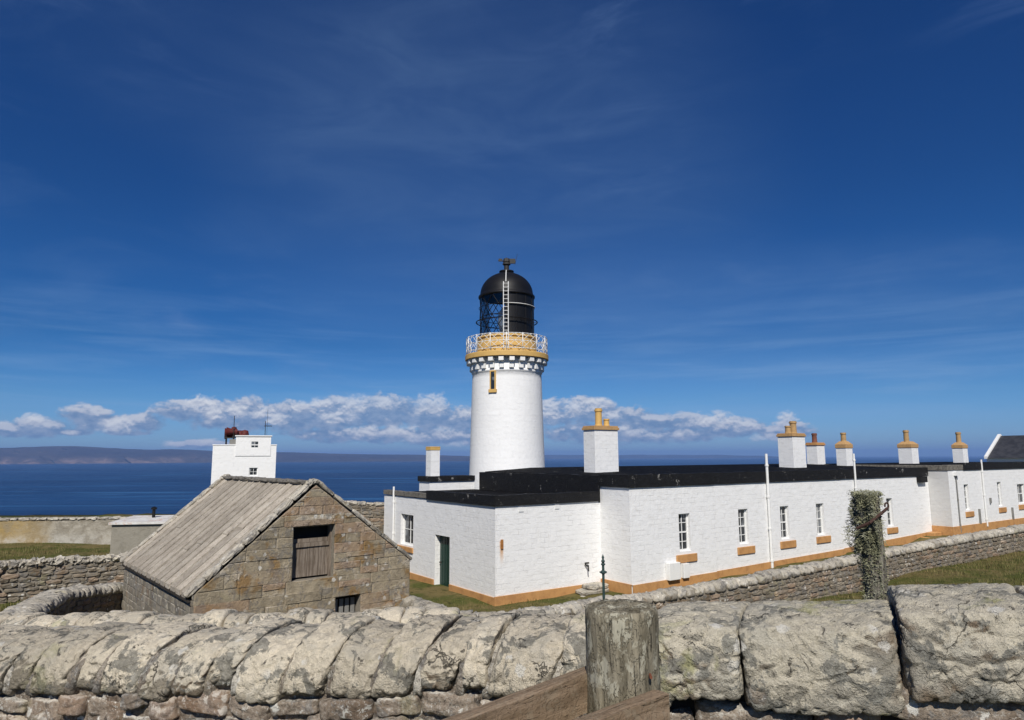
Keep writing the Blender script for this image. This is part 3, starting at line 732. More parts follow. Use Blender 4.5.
def build_cottage():
    c0 = FM(10, 5, 0)
    root = empty('keepers_cottage', (c0.x, c0.y, -5.9), 'long low white flat roofed cottage with black tar parapet nearest the stone barn', 'cottage')
    ZB, ZT = -6.1, -1.25
    W = [(2.87, 3.57), (7.0, 7.7), (10.2, 10.9), (13.26, 13.95), (20.45, 21.12)]
    holes = [(a, b, -4.05, -2.46) for a, b in W]
    mb = MB()
    wall_panel(mb, FM, 0, 5.2, ZB, ZT, 0., holes[:1]); wall_panel(mb, FM, 5.2, 15.6, ZB, ZT, .1, holes[1:4]); wall_panel(mb, FM, 15.6, 25.6, ZB, ZT, .22, holes[4:])
    mb.quad(FM(5.2, 0, ZB), FM(5.2, .1, ZB), FM(5.2, .1, ZT), FM(5.2, 0, ZT)); mb.quad(FM(15.6, .1, ZB), FM(15.6, .22, ZB), FM(15.6, .22, ZT), FM(15.6, .1, ZT))
    SL = side_frame(0, 11.5); wall_panel(mb, SL, 0, 11.5, ZB, ZT, 0.)
    mb.quad(FM(0, 11.5, ZB), FM(25.6, 11.5, ZB), FM(25.6, 11.5, ZT), FM(0, 11.5, ZT))
    mb.quad(FM(25.6, .22, ZB), FM(25.6, 11.5, ZB), FM(25.6, 11.5, ZT), FM(25.6, .22, ZT))
    mb.build('wall', M['white'], root, weld=True)
    sl = [(2.62, 3.9, -4.17, -4.50), (6.8, 8.05, -4.17, -4.5), (10.05, 11.3, -4.14, -4.48), (13.1, 14.35, -4.12, -4.45), (20.3, 21.45, -4.12, -4.44)]
    for i, (a, b) in enumerate(W):
        window(FM, root, a, b, -4.05, -2.46, (0., .1, .1, .1, .22)[i], .17, 2, 4, sl[i])
    # plinth, rising a little with the ground
    mb = MB()
    for (s0, s1, t0, z0, z1) in ((-.0, 5.26, -.06, -5.13, -5.08), (5.26, 15.66, .04, -5.08, -4.90), (15.66, 25.6, .16, -4.90, -4.62)):
        V = [FM(s0, t0, ZB), FM(s1, t0, ZB), FM(s1, t0, z1), FM(s0, t0, z0), FM(s0, t0 + .055, z0), FM(s1, t0 + .055, z1)]
        mb.add(V, [(0, 1, 2, 3), (3, 2, 5, 4)])
    wall_panel(mb, SL, 9.7, 11.56, ZB, -5.1, -.06); mb.quad(SL(9.7, -.06, -5.1), SL(11.56, -.06, -5.1), SL(11.56, 0, -5.1), SL(9.7, 0, -5.1))
    mb.build('plinth', M['ochre'], root)
    # tar parapets, ragged upper edges
    def parapet(F, s0, s1, t, z0, z1, th=.3, name='parapet', mat='tar', rag=.02):
        mb = MB(); n = max(2, int((s1 - s0) / .35)); V = []
        for i in range(n + 1):
            s = s0 + (s1 - s0) * i / n; r = noise.noise(Vector((s * 2.1, t, z1 * 3))) * rag; r2 = noise.noise(Vector((s * 1.7, t + 5, z0))) * rag * .5
            V += [F(s, t, z0 + r2), F(s, t, z1 + r), F(s, t + th, z1 + r), F(s, t + th, z0 + .02)]
        Fc = []
        for i in range(n):
            for a, b in ((0, 1), (1, 2), (2, 3)): Fc.append((4 * i + a, 4 * i + 4 + a, 4 * i + 4 + b, 4 * i + b))
        Fc += [(0, 1, 2, 3), (4 * n + 3, 4 * n + 2, 4 * n + 1, 4 * n)]
        mb.add(V, Fc); return mb.build(name, M[mat], root)
    parapet(FM, -.08, 5.2, -.07, -1.27, -.74); parapet(FM, 5.2, 15.6, .035, -1.27, -.745); parapet(FM, 15.6, 25.55, .155, -1.27, -.75)
    parapet(SL, 0., 9.72, -.085, -1.95, -.80); parapet(SL, 9.72, 11.56, -.075, -1.27, -.745)
    # roof
    mb = MB(); S = np.concatenate([[.2, .22], np.linspace(.8, 25.5, 40)]); T = [.2, 3.2, 6.8, 9.0, 11.4]; Zt = [-.80, -.74, -.62, -.56, -.60]
    V = [FM(s, t, (-1.0 if s < .21 else -.79 + (z + .79) * min(1, s / 3.5)) + .012 * noise.noise(Vector((s, t, 0)))) for t, z in zip(T, Zt) for s in S]; n = len(S)
    mb.add(V, [(j * n + i, j * n + i + 1, (j + 1) * n + i + 1, (j + 1) * n + i) for j in range(4) for i in range(n - 1)])
    mb.build('roof', M['tar_roof'], root)
    mb = MB(); FM.box(mb, 24.15, 25.05, -.02, .20, -1.64, -1.29); mb.build('rain_hopper', M['tar'], root, bevel=.01)
    # near wing -------------------------------------------------
    w0 = 1.8; S0 = -5.365; zt = -1.87
    mb = MB(); wall_panel(mb, FM, S0, 0, ZB, zt, w0)
    NL = side_frame(S0, 12.1)                        # s' = 12.1 - t
    hw = (12.1 - 10.14, 12.1 - 8.8, -4.1, -2.68); hd = (12.1 - 6.66, 12.1 - 5.35, -5.75, -3.36)
    wall_panel(mb, NL, 0, 12.1 - w0, ZB, zt, 0., [hw, hd], .34)
    mb.quad(FM(S0, 12.1, ZB), FM(0, 12.1, ZB), FM(0, 12.1, zt), FM(S0, 12.1, zt))
    q = FM(S0 + .29, w0, 0); mb.build('wall', mat_white('whitewash_with_rust', stain=(q.x, q.y, -3.2)), root, weld=True)
    window(NL, root, *hw, 0., .2, 2, 2, (12.1 - 10.45, 12.1 - 8.75, -4.16, -4.40), mid=False)
    dm = MB(); NL.box(dm, hd[0], hd[1], .26, .32, hd[2], hd[3]); 
    for k in range(1, 6): x = hd[0] + (hd[1] - hd[0]) * k / 6; NL.box(dm, x - .01, x + .01, .25, .26, hd[2] + .1, hd[3] - .1)
    door = dm.build('door', M['green'], root); hm = MB(); hm.tube(NL(hd[0] + .12, .17, -4.55), NL(hd[0] + .12, .26, -4.55), .03, 8); hm.build('handle', M['iron'], door)
    mb = MB()
    FM.box(mb, S0 - .06, -.06, w0 - .06, w0 + .0, ZB, -5.24)
    for (a, b) in ((0, hd[0] - .05), (hd[1] + .05, 12.1 - w0)): NL.box(mb, a, b, -.06, 0, ZB, -5.28)
    mb.build('plinth', M['ochre'], root, bevel=.01)
    parapet(FM, S0 - .07, -.1, w0 - .07, zt - .02, -1.47, .28); parapet(NL, 12.1 - 7.4, 12.1 - w0 + .05, -.075, zt - .02, -1.48, .28)
    parapet(NL, 0, 12.1 - 7.4, -.06, zt + .04, -1.62, .28, 'parapet', 'grey_cap', .05)
    mb = MB(); mb.quad(FM(S0 + .1, w0 + .1, -1.68), FM(-.1, w0 + .1, -1.68), FM(-.1, 12., -1.74), FM(S0 + .1, 12., -1.74)); mb.build('roof', M['tar_roof'], root)
    drainpipe(root, NL, 12.1 - 10.85, -.07, -5.6, -1.42, .05)
    # rear wing
    mb = MB(); FM.box(mb, -2.8, -.01, 12.12, 13.3, ZB, -1.28); mb.build('wall', M['white'], root)
    mb = MB(); FM.box(mb, -2.87, -.02, 12.05, 13.37, -1.28, -1.0); mb.build('parapet', M['tar'], root)
    chimney(root, -2.62, 12.35, .55, .55, -1.0, .38, [], 'yellow_paint', capstyle='slab', o=.02)
    # chimneys of the main block
    chimney(root, 1.7, 4.0, 1.5, .8, -.75, 1.27, [(.42, .86, .17, 'yellow_paint'), (.76, .36, .14, 'yellow_paint')], 'buff_stone')
    chimney(root, 17.45, 4.0, 1.30, 1.0, -.75, 1.16, [(.28, .46, .17, 'pot'), (.70, .76, .20, 'pot')], 'buff_stone')
    chimney(root, 25.1, 7.2, .95, .8, -.62, .72, [(.45, .66, .17, 'pot_red')], 'ochre')
    chimney(root, 24.6, 4.8, .80, .7, -.75, .50, [(.52, .62, .17, 'pot')], 'buff_stone', capstyle='cope', o=.04)
    # small fittings
    mb = MB(); FM.box(mb, 1.95, 2.62, -.24, -.003, -5.12, -4.42); mb.build('meter_box', M['smooth_white'], root, bevel=.02)
    mb = MB(); FM.box(mb, 2.86, 3.22, -.20, -.003, -5.12, -4.52); mb.build('meter_box', M['smooth_white'], root, bevel=.02)
    drainpipe(root, FM, 9.2, .0, -5.4, .10, .065); drainpipe(root, FM, 17.2, .12, -5.2, .10, .055)
    mb = MB(); FM.box(mb, S0 + .24, S0 + .34, w0 - .05, w0 - .002, -3.5, -3.15); mb.build('rusty_bracket', mat_paint('rust', (.35, .15, .04), .9, .6, (.15, .06, .02), scale=12), root)
    mb = MB(); mb.tube(FM(-.9, w0 - .02, -4.45), FM(-.9, w0 - .22, -4.5), .035, 8); mb.tube(FM(-.9, w0 - .2, -4.45), FM(-.9, w0 - .22, -4.7), .03, 8); mb.box(FM(-.9, w0 - .12, -4.38), (.10, .03, .03), FM.ax())
    mb.build('outside_tap', M['iron'], root)
    mb = MB(); FM.box(mb, 24.6, 25.5, -.35, .15, -6., -4.62); FM.box(mb, 23.9, 24.6, -.35, .15, -6., -4.85); mb.build('doorstep', M['ochre'], root, bevel=.02)
    for (s, z) in ((2.9, -1.95), (1.1, -1.98)):
        mb = MB(); FM.box(mb, S0 + s, S0 + s + .22, w0 - .03, w0 - .002, z - .16, z); mb.build('wall_vent', M['smooth_white'], root)
build_cottage()

def build_long_cottage():
    p = FM(34, 4, 0); root = empty('cottage_row', (p.x, p.y, -4.9), 'white cottage with grey left end and black parapet at the far right', 'cottage')
    T0 = -.95; ZB, ZT = -5.4, -.93
    W = [(27.55, 28.15, -3.40, -1.82), (32.35, 32.95, -3.36, -1.78), (35.5, 36.7, -3.31, -2.0), (40.2, 40.9, -3.3, -1.8), (44.2, 44.9, -3.3, -1.8)]
    mb = MB(); wall_panel(mb, FM, 25.62, 48, ZB, ZT, T0, W)
    mb.quad(FM(48, T0, ZB), FM(48, 9, ZB), FM(48, 9, ZT), FM(48, T0, ZT)); mb.quad(FM(25.62, 9, ZB), FM(48, 9, ZB), FM(48, 9, ZT), FM(25.62, 9, ZT))
    mb.build('wall', M['white'], root, weld=True)
    SL = side_frame(25.62, 9.); mb = MB(); wall_panel(mb, SL, 0, 9.95, ZB, ZT, 0.); e = mb.build('end_wall', M['white_rough'], root); e['label'] = 'bare grey weathered end wall'
    for i, (a, b, c, d) in enumerate(W):
        window(FM, root, a, b, c, d, T0, .16, 2, 4 if i != 2 else 2, (a - .12, b + .36, c - .40, c - .08))
    mb = MB(); FM.box(mb, 25.56, 48, T0 - .06, T0 - .002, ZB, -4.27); SL.box(mb, 7.6, 9.94, -.06, -.002, ZB, -4.27); mb.build('plinth', M['ochre'], root, bevel=.01)
    mb = MB(); FM.box(mb, 27.6, 48.05, T0 - .07, T0 + .3, ZT - .01, -.48); mb.build('parapet', M['tar'], root, bevel=.015)
    mb = MB(); FM.box(mb, 25.56, 27.6, T0 - .05, T0 + .3, ZT - .005, -.60); SL.box(mb, 2., 9.66, -.06, .3, ZT - .005, -.62)
    o = mb.build('parapet', M['grey_cap'], root, bevel=.03); o['label'] = 'crumbling grey parapet over the end wall'
    mb = MB(); FM.box(mb, 25.9, 48, T0 + .3, 9, -.70, -.60); mb.build('roof', M['tar_roof'], root)
    chimney(root, 31.75, 4.0, .95, .95, -.62, .54, [(.38, .85, .18, 'pot')], 'buff_stone', capstyle='cope', o=.04)
    chimney(root, 39.75, 4.0, .85, .75, -.62, .53, [(.45, .85, .18, 'pot')], 'buff_stone', capstyle='cope', o=.04)
    drainpipe(root, FM, 26.5, T0 - .06, -4.65, -1.1, .032, 'grey', 'soil_pipe'); drainpipe(root, FM, 30.15, T0 - .07, -4.5, -.30, .055)
    mb = MB(); FM.box(mb, 26.33, 26.67, T0 - .22, T0 - .002, -1.25, -1.05); mb.build('rain_hopper', M['smooth_white'], root)
    for s, z0, z1 in ((29.2, -4.28, -3.38), (34.15, -4.28, -3.5), (30.95, -3.1, -2.75)):
        mb = MB(); FM.box(mb, s, s + .14, T0 - .09, T0 - .002, z0, z1); mb.build('grey_duct', M['grey'], root)
build_long_cottage()

def build_slate_house():
    root = empty('slate_roofed_house', (56, 66, -3.4), 'distant low house with dark slate roof behind the far right cottage', 'house')
    F = Frame((47.6, 70.), ANG - math.pi / 2); L = 20; D = 7.
    mb = MB(); zE, zR = -.22, 1.95
    mb.quad(F(0, 0, -4), F(L, 0, -4), F(L, 0, zE), F(0, 0, zE)); mb.quad(F(0, D, -4), F(L, D, -4), F(L, D, zE), F(0, D, zE))
    for s in (0, L): mb.add([F(s, 0, -4), F(s, D, -4), F(s, D, zE), F(s, D / 2, zR - .02), F(s, 0, zE)], [(0, 1, 2, 3, 4)])
    mb.build('wall', M['white'], root)
    m, t, b = principled('slate', .6, .4); p = coords(t, 'UV')
    br = t.new('ShaderNodeTexBrick'); t.l.new(wpos(t), br.inputs[0]); br.inputs['Scale'].default_value = 1.6
    col = t.mix(t.ramp(t.noise(wpos(t), 2., 5, .6), .4, .6), (.026, .028, .035, 1), (.045, .047, .055, 1)); t.l.new(col, b.inputs['Base Color'])
    t.l.new(t.bump(t.noise(wpos(t), 9, 3, .6), .02, 1), b.inputs['Normal'])
    mb = MB(); e = .25
    mb.quad(F(.12, -e, zE - .1), F(L, -e, zE - .1), F(L, D / 2, zR), F(.12, D / 2, zR)); mb.quad(F(.12, D + e, zE - .1), F(L, D + e, zE - .1), F(L, D / 2, zR), F(.12, D / 2, zR))
    mb.build('roof', m, root)
    mb = MB()
    for y0, y1 in ((-e, D / 2), (D + e, D / 2)):
        a, b2 = F(-.12, y0, zE - .05), F(-.12, y1, zR + .06); c, d = F(.16, y0, zE - .05), F(.16, y1, zR + .06)
        u = Vector((0, 0, .12)); mb.add([a - u, c - u, d - u, b2 - u, a + u, c + u, d + u, b2 + u], [(0, 1, 5, 4), (1, 2, 6, 5), (2, 3, 7, 6), (3, 0, 4, 7), (4, 5, 6, 7), (3, 2, 1, 0)])
    mb.build('roof_verge', M['smooth_white'], root)
build_slate_house()

# ------------------------------------------------------------------ foghorn tower
def build_foghorn():
    F = Frame((-25.85, 60.0), R(20)); root = empty('foghorn_tower', (-23, 62, -7.4), 'square white foghorn tower with small cabin behind the barn roof', 'tower')
    W = 5.2; w1 = (3.02, 3.72, -1.52, -.83)
    mb = MB(); wall_panel(mb, F, 0, W, -7.6, 1.12, 0, [w1]); 
    for s in (0, W): mb.quad(F(s, 0, -7.6), F(s, 5, -7.6), F(s, 5, 1.12), F(s, 0, 1.12))
    mb.quad(F(0, 5, -7.6), F(W, 5, -7.6), F(W, 5, 1.12), F(0, 5, 1.12)); mb.quad(F(0, 0.25, .9), F(W, .25, .9), F(W, 5, .9), F(0, 5, .9))
    F.box(mb, -.04, W + .04, -.04, .25, 1.12, 1.2)
    mb.build('wall', M['tower_white'], root)
    window(F, root, *w1, 0, .12, 2, 2, mid=False)
    w2 = (3.05, 3.72, .86, 1.5); cb = MB(); wall_panel(cb, F, 1.82, 4.72, .2, 1.9, -.06, [w2])
    for s in (1.82, 4.72): cb.quad(F(s, -.06, .2), F(s, 2.6, .2), F(s, 2.6, 1.9), F(s, -.06, 1.9))
    cb.quad(F(1.82, 2.6, .2), F(4.72, 2.6, .2), F(4.72, 2.6, 1.9), F(1.82, 2.6, 1.9)); cb.quad(F(1.82, -.06, .2), F(4.72, -.06, .2), F(4.72, 0, .2), F(1.82, 0, .2))
    F.box(cb, 1.74, 4.80, -.14, 2.68, 1.9, 1.99)
    c = cb.build('cabin', M['tower_white'], root); window(F, c, *w2, -.06, .035, 2, 2, mid=False)
    mb = MB(); F.box(mb, 1.3, 1.82, .1, 1.2, 1.1, 1.65); mb.build('machine_housing', M['grey'], root)
    # the horn: trumpet bodies lying on a frame
    hm = MB()
    def horn(z, s0, s1, r0, r1, t):
        n = 18; k = 9; V = []
        for i in range(k + 1):
            f = i / k; r = r0 + (r1 - r0) * f ** 2.4
            for j in range(n):
                a = 2 * math.pi * j / n; V.append(F(s0 + (s1 - s0) * f, t + r * math.cos(a), z + r * math.sin(a)))
        Fc = [(i * n + j, i * n + (j + 1) % n, (i + 1) * n + (j + 1) % n, (i + 1) * n + j) for i in range(k) for j in range(n)] + [tuple(range(n))]
        hm.add(V, Fc)
    horn(2.15, 2.45, .85, .22, .50, .9); horn(2.32, 1.9, 1.0, .24, .40, .5); horn(2.12, 1.7, 2.75, .34, .30, 1.0)
    hm.lathe(tuple(F(2.5, .8, 0).xy), [(.30, 1.9), (.36, 2.1), (.28, 2.42), (0, 2.5)], 16); hm.lathe(tuple(F(1.6, .8, 0).xy), [(.22, 1.9), (.26, 2.4), (.2, 2.72), (0, 2.78)], 16)
    hm.build('foghorn', M['red'], root, smooth=True)
    mb = MB()
    for s, t in ((1.0, .4), (1.6, .4), (1.0, 1.3), (1.6, 1.3)): mb.tube(F(s, t, .9), F(s, t, 2.0), .06, 6)
    F.box(mb, .9, 1.7, .3, 1.4, 1.75, 1.83); mb.build('horn_frame', M['iron'], root)
    mb = MB(); mb.tube(F(1.6, .2, 1.1), F(1.6, .2, 3.7), .03, 6); mb.build('mast', M['iron'], root)
    mb = MB(); mb.tube(F(4.2, .6, 1.9), F(4.2, .6, 3.3), .03, 6); mb.tube(F(4.1, .6, 2.85), F(4.75, .6, 2.85), .035, 6); mb.tube(F(4.35, .6, 1.9), F(4.35, .6, 4.3), .012, 5); mb.build('aerial', M['iron'], root)
build_foghorn()

# ------------------------------------------------------------------ stone barn
def clip_poly(P, a, b, c):
    "keep a*x+b*z<=c"
    out = []
    for i in range(len(P)):
        p, q = P[i], P[(i + 1) % len(P)]; fp, fq = a * p[0] + b * p[1] - c, a * q[0] + b * q[1] - c
        if fp <= 0: out.append(p)
        if (fp < 0) != (fq < 0) and abs(fp - fq) > 1e-9: k = fp / (fp - fq); out.append((p[0] + (q[0] - p[0]) * k, p[1] + (q[1] - p[1]) * k))
    return out
def block(mb, F, poly, t_back, t_front, inset=.012, bev=.02):
    "a bevelled masonry block from a 2D outline on a wall plane"
    if len(poly) < 3: return
    cx = sum(p[0] for p in poly) / len(poly); cz = sum(p[1] for p in poly) / len(poly)
    A = abs(sum(poly[i][0] * poly[(i + 1) % len(poly)][1] - poly[(i + 1) % len(poly)][0] * poly[i][1] for i in range(len(poly)))) / 2
    if A < .004: return
    def shr(d):
        o = []
        for p in poly:
            dx, dz = p[0] - cx, p[1] - cz; l = math.hypot(dx, dz); o.append((p[0] - dx / l * min(d, l * .5) * 1.3, p[1] - dz / l * min(d, l * .5) * 1.3))
        return o
    j = lambda: random.uniform(-.008, .008)
    r1 = [(x + j(), z + j()) for x, z in shr(inset)]; r2 = [(x + j(), z + j()) for x, z in shr(inset + bev)]; n = len(poly)
    V = [F(x, t_back, z) for x, z in r1] + [F(x, t_front + bev * .6, z) for x, z in r1] + [F(x, t_front + random.uniform(-.006, .006), z) for x, z in r2]
    Fc = [tuple(range(2 * n, 3 * n))]
    for k in range(n):
        k2 = (k + 1) % n; Fc += [(k, k2, n + k2, n + k), (n + k, n + k2, 2 * n + k2, 2 * n + k)]
    mb.add(V, Fc)

def build_barn():
    L0 = (-7.15, 16.04); al = .694; W = 5.6; D = 7.2; zL, zR, zA = -3.03, -2.80, -.68; ZB = -5.8
    F = Frame(L0, al); Lf = Frame(tuple((F(0, D, 0)).xy), al - math.pi / 2)     # left wall: s' from the back corner forward
    root = empty('stone_barn', tuple(F(W / 2, D / 2, -5.4)), 'small old stone barn with stone slab roof and shuttered gable opening', 'barn')
    opn = [(2.25, 3.34, -3.00, -1.68), (3.42, 4.12, -4.6, -3.52)]
    mb = MB(); pl = F
    # backing wall (mortar), gable with openings as cells clipped to the gable outline
    def gable_cells(t, mbx):
        S = sorted({0, W, W / 2, *[h[0] for h in opn], *[h[1] for h in opn]}); Z = sorted({ZB, zA + .01, *[h[2] for h in opn], *[h[3] for h in opn]})
        for i in range(len(S) - 1):
            for j in range(len(Z) - 1):
                cs, cz = (S[i] + S[i + 1]) / 2, (Z[j] + Z[j + 1]) / 2
                if any(h[0] < cs < h[1] and h[2] < cz < h[3] for h in opn): continue
                P = [(S[i], Z[j]), (S[i + 1], Z[j]), (S[i + 1], Z[j + 1]), (S[i], Z[j + 1])]
                P = clip_poly(P, -(zA - zL) / (W / 2), 1, zL); P = clip_poly(P, (zA - zR) / (W / 2), 1, zR + (zA - zR) / (W / 2) * W) if P else P
                if len(P) > 2: mbx.quad(*[F(x, t, z) for x, z in P])
    gable_cells(0., mb)
    for (a, b, c, d) in opn:
        T = .42
        mb.quad(F(a, 0, c), F(a, 0, d), F(a, T, d), F(a, T, c)); mb.quad(F(b, 0, c), F(b, T, c), F(b, T, d), F(b, 0, d)); mb.quad(F(a, 0, d), F(b, 0, d), F(b, T, d), F(a, T, d)); mb.quad(F(a, 0, c), F(a, T, c), F(b, T, c), F(b, 0, c))
    mb.quad(F(0, 0, ZB), F(0, D, ZB), F(0, D, zL), F(0, 0, zL)); mb.quad(F(W, 0, ZB), F(W, D, ZB), F(W, D, zR), F(W, 0, zR))
    mb.add([F(0, D, ZB), F(W, D, ZB), F(W, D, zR), F(W / 2, D, zA), F(0, D, zL)], [(0, 1, 2, 3, 4)])
    wall = mb.build('wall', M['mortar'], root)
    # coursed blocks on the gable
    gb = MB(); z = ZB; rows = []
    cuts = [ZB, -5.5, -5.15, -4.85, -4.6, -4.3, -4.05, -3.80, -3.52, -3.28, -3.0, -2.66, -2.42, -2.18, -1.94, -1.68, -1.42, -1.20, -.98, -.78, -.55]
    for z0, z1 in zip(cuts[:-1], cuts[1:]):
        segs = [(0, W)]
        for (a, b, c, d) in opn:
            if z0 < d - .01 and z1 > c + .01: segs = [q for s in segs for q in ((s[0], min(s[1], a)), (max(s[0], b), s[1])) if q[1] - q[0] > .03]
        for s0, s1 in segs:
            if z0 == -1.68: # lintel course: one long stone over the opening
                parts = [(s0, 2.0), (2.0, 3.6), (3.6, s1)]
            elif z0 == -3.28: parts = [(s0, 2.1), (2.1, 3.5), (3.5, s1)]
            else: parts = [(s0, s1)]
            for (a0, a1) in parts:
                s = a0
                while s < a1 - .001:
                    w = random.uniform(.25, 1.25) * (1.5 if z0 in (-1.68, -3.28) and a0 in (2.0, 2.1) else 1.)
                    if z0 in (-1.68, -3.28) and a0 in (2.0, 2.1): w = a1 - a0
                    e = min(a1, s + w);
                    if a1 - e < .22: e = a1
                    hs = [(z0, z1)] if random.random() > .25 else [(z0, (z0 + z1) / 2), ((z0 + z1) / 2, z1)]
                    for (h0, h1) in hs:
                        P = [(s, h0), (e, h0), (e, h1), (s, h1)]
                        P = clip_poly(P, -(zA - zL) / (W / 2), 1, zL + .0); P = clip_poly(P, (zA - zR) / (W / 2), 1, zR + (zA - zR) * 2) if P else P
                        if P: block(gb, F, P, .01, -random.uniform(.010, .032), .004, .022)
                    s = e
    gb.build('gable_stonework', M['barn_block'], root)
    sb = MB(); z = ZB
    while z < zL - .02:
        z1 = min(zL, z + random.uniform(.14, .24)); s = 0
        while s < D:
            e = min(D, s + random.uniform(.16, .5)); block(sb, Lf, [(s, z), (e, z), (e, z1), (s, z1)], .01, -random.uniform(.01, .035)); s = e
        z = z1
    sb.build('side_stonework', M['barn_side'], root)
    # roof of long stone strips running from ridge to eave
    m, t, b = principled('roof_slab', .92, .12); p = wpos(t); isl = island(t)
    col = t.mix(t.ramp(t.noise(p, 3., 6, .65, .3), .4, .62), (.36, .315, .255, 1), (.47, .42, .345, 1))
    col = t.mix(t.math('MULTIPLY', t.ramp(t.noise(p, 16, 5, .7), .5, .68), .6), col, (.16, .145, .12, 1))
    col = t.mix(t.math('MULTIPLY', t.ramp(t.noise(p, 7, 5, .7), .58, .66), .5), col, (.47, .45, .39, 1))
    vv = t.math('MULTIPLY_ADD', isl, .38, .74); col = t.mix(1., col, t.comb(vv, vv, vv), 'MULTIPLY'); t.l.new(col, b.inputs['Base Color'])
    t.l.new(t.bump(t.noise(p, 20, 5, .7), .02, 1.), b.inputs['Normal']); M['slab'] = m
    n = 14
    for side in (0, 1):
        rb = MB(); e0 = (-.10, zL - .10 * (zA - zL) / (W / 2)) if side == 0 else (W + .10, zR - .05); r0 = (W / 2, zA)
        d0 = .20; 
        for k in range(n):
            t0 = d0 + (D - 2 * d0) * k / n; t1 = d0 + (D - 2 * d0) * (k + 1) / n; g = random.uniform(.045, .070)
            up = random.uniform(.045, .065); m_ = 6
            # each strip is two or three slabs lapped down the slope
            cutsr = [0, random.uniform(.4, .75), 1.] if random.random() < .35 else [0, 1.]
            for q in range(len(cutsr) - 1):
                f0, f1 = cutsr[q], cutsr[q + 1] + (.02 if q < len(cutsr) - 2 else 0); V = []
                for (f, hh) in ((f0, .0 + .012 * (2 - q)), (f1, .014 + .012 * (2 - q))):
                    x = e0[0] + (r0[0] - e0[0]) * (1 - f); zz = e0[1] + (r0[1] - e0[1]) * (1 - f)
                    ju = random.uniform(-.006, .006)
                    for tt in (t0 + g, t1 - g): V.append(F(x, tt, zz + up + hh + ju)); V.append(F(x, tt, zz - .03))
                rb.add(V, [(0, 2, 6, 4), (0, 4, 5, 1), (2, 3, 7, 6), (4, 6, 7, 5), (0, 1, 3, 2)])
            # raised roll covering the joint
            if k < 0:
                a = F(e0[0], t0, e0[1] + up); c = F(r0[0], t0, r0[1] + up)
                rb.tube(a + Vector((0, 0, .0)), c, .016, 5)
        rb.build('roof_slope', m, root)
        xb = MB(); xb.quad(F(e0[0], .1, e0[1] - .01), F(e0[0], D - .1, e0[1] - .01), F(r0[0], D - .1, r0[1] - .01), F(r0[0], .1, r0[1] - .01)); xb.build('roof_bed', M['bed'], root)
    # dark strip just below the eave edge
    ub = MB(); Lf.box(ub, .1, D - .1, -.10, -.02, zL - .17, zL - .10); ub.build('eave_strip', M['core'], root)
    # ridge stones and verge copings
    rb = MB(); s = .0
    while s < D - .1:
        e = min(D, s + random.uniform(.45, .8)); c = F(W / 2, (s + e) / 2, zA + .055)
        stone(rb, c, ((e - s) / 2, .17, .055), (F.b, F.a, Vector((0, 0, 1))), 4, 5, .016, .6, 0, seed=s); s = e
    rb.build('ridge', M['grey_cap'], root)
    for tpos in (.155, D - .155):
        vb = MB()
        for side in (0, 1):
            e0 = Vector(F(-.12, tpos, zL - .08)) if side == 0 else Vector(F(W + .08, tpos, zR - .05)); r0 = Vector(F(W / 2, tpos, zA + .07))
            ax = (r0 - e0); Ls = ax.length; ax.normalize(); nn = F.b.cross(ax); nn = nn if nn.z > 0 else -nn; s = 0
            while s < Ls:
                e = min(Ls + .03, s + random.uniform(.4, .75)); stone(vb, e0 + ax * (s + e) / 2 + nn * .05, ((e - s) / 2 * 1.01, .15, .055), (ax, F.b, nn), 4, 6, .016, 0, 0, seed=s); s = e
        vb.build('verge_coping', M['far_cap'], root)
    # shutter in the upper opening
    m2, t, b = principled('weathered_board', .9, .15); p = t.mapv(coords(t, 'UV'), (9, .8, 1))
    col = t.mix(t.ramp(t.noise(p, 2.2, 6, .7, .5), .35, .65), (.13, .10, .075, 1), (.27, .225, .18, 1)); t.l.new(col, b.inputs['Base Color']); t.l.new(t.bump(t.noise(p, 3, 5, .7), .01, 1), b.inputs['Normal'])
    M['board'] = m2; sh = MB(); a, b_, c, d = opn[0]; x = a + .05
    while x < b_ - .12:
        w = random.uniform(.13, .18); e = min(b_ - .04, x + w); pb = c + .05
        F.box(sh, x + .004, e - .004, .20 + random.uniform(0, .01), .235, pb, -2.14); x = e
    F.box(sh, a + .04, b_ - .03, .165, .199, -2.22, -2.12); sho = sh.build('shutter', m2, root)
    fb = MB(); F.box(fb, a + .002, a + .05, .15, .28, c, d); F.box(fb, b_ - .05, b_ - .002, .15, .28, c, d); F.box(fb, a + .05, b_ - .05, .15, .28, d - .05, d - .002); F.box(fb, a + .05, b_ - .05, .24, .30, -2.12, -2.02); fb.build('frame', m2, root)
    lb = MB(); a, b_, c, d = opn[1]
    for k in range(4): F.box(lb, a + .06 + k * .16, a + .17 + k * .16, .22, .25, c, d - .1)
    lb.build('slatted_vent', M['grey'], root)
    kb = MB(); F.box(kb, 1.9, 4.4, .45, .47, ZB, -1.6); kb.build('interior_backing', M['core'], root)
build_barn()

# ------------------------------------------------------------------ boundary walls
def wall_thing(name, label, pts, height, thick, cat='wall', **k):
    p = Vector(pts[len(pts) // 2]); root = empty(name, (p.x, p.y, p.z - height), label, cat)
    f, c, r = MB(), MB(), MB()
    mf = k.pop('mf', M['far_face']); mc = k.pop('mc', M['far_cap']); mr = k.pop('mr', M['mortar'])
    rubble_wall(f, c, r, pts, height, thick, **k)
    r.build('wall_core', mr, root); f.build('rubble_face', mf, root); c.build('coping', mc, root, smooth=k.get('n_cap', 4) > 4)
    return root
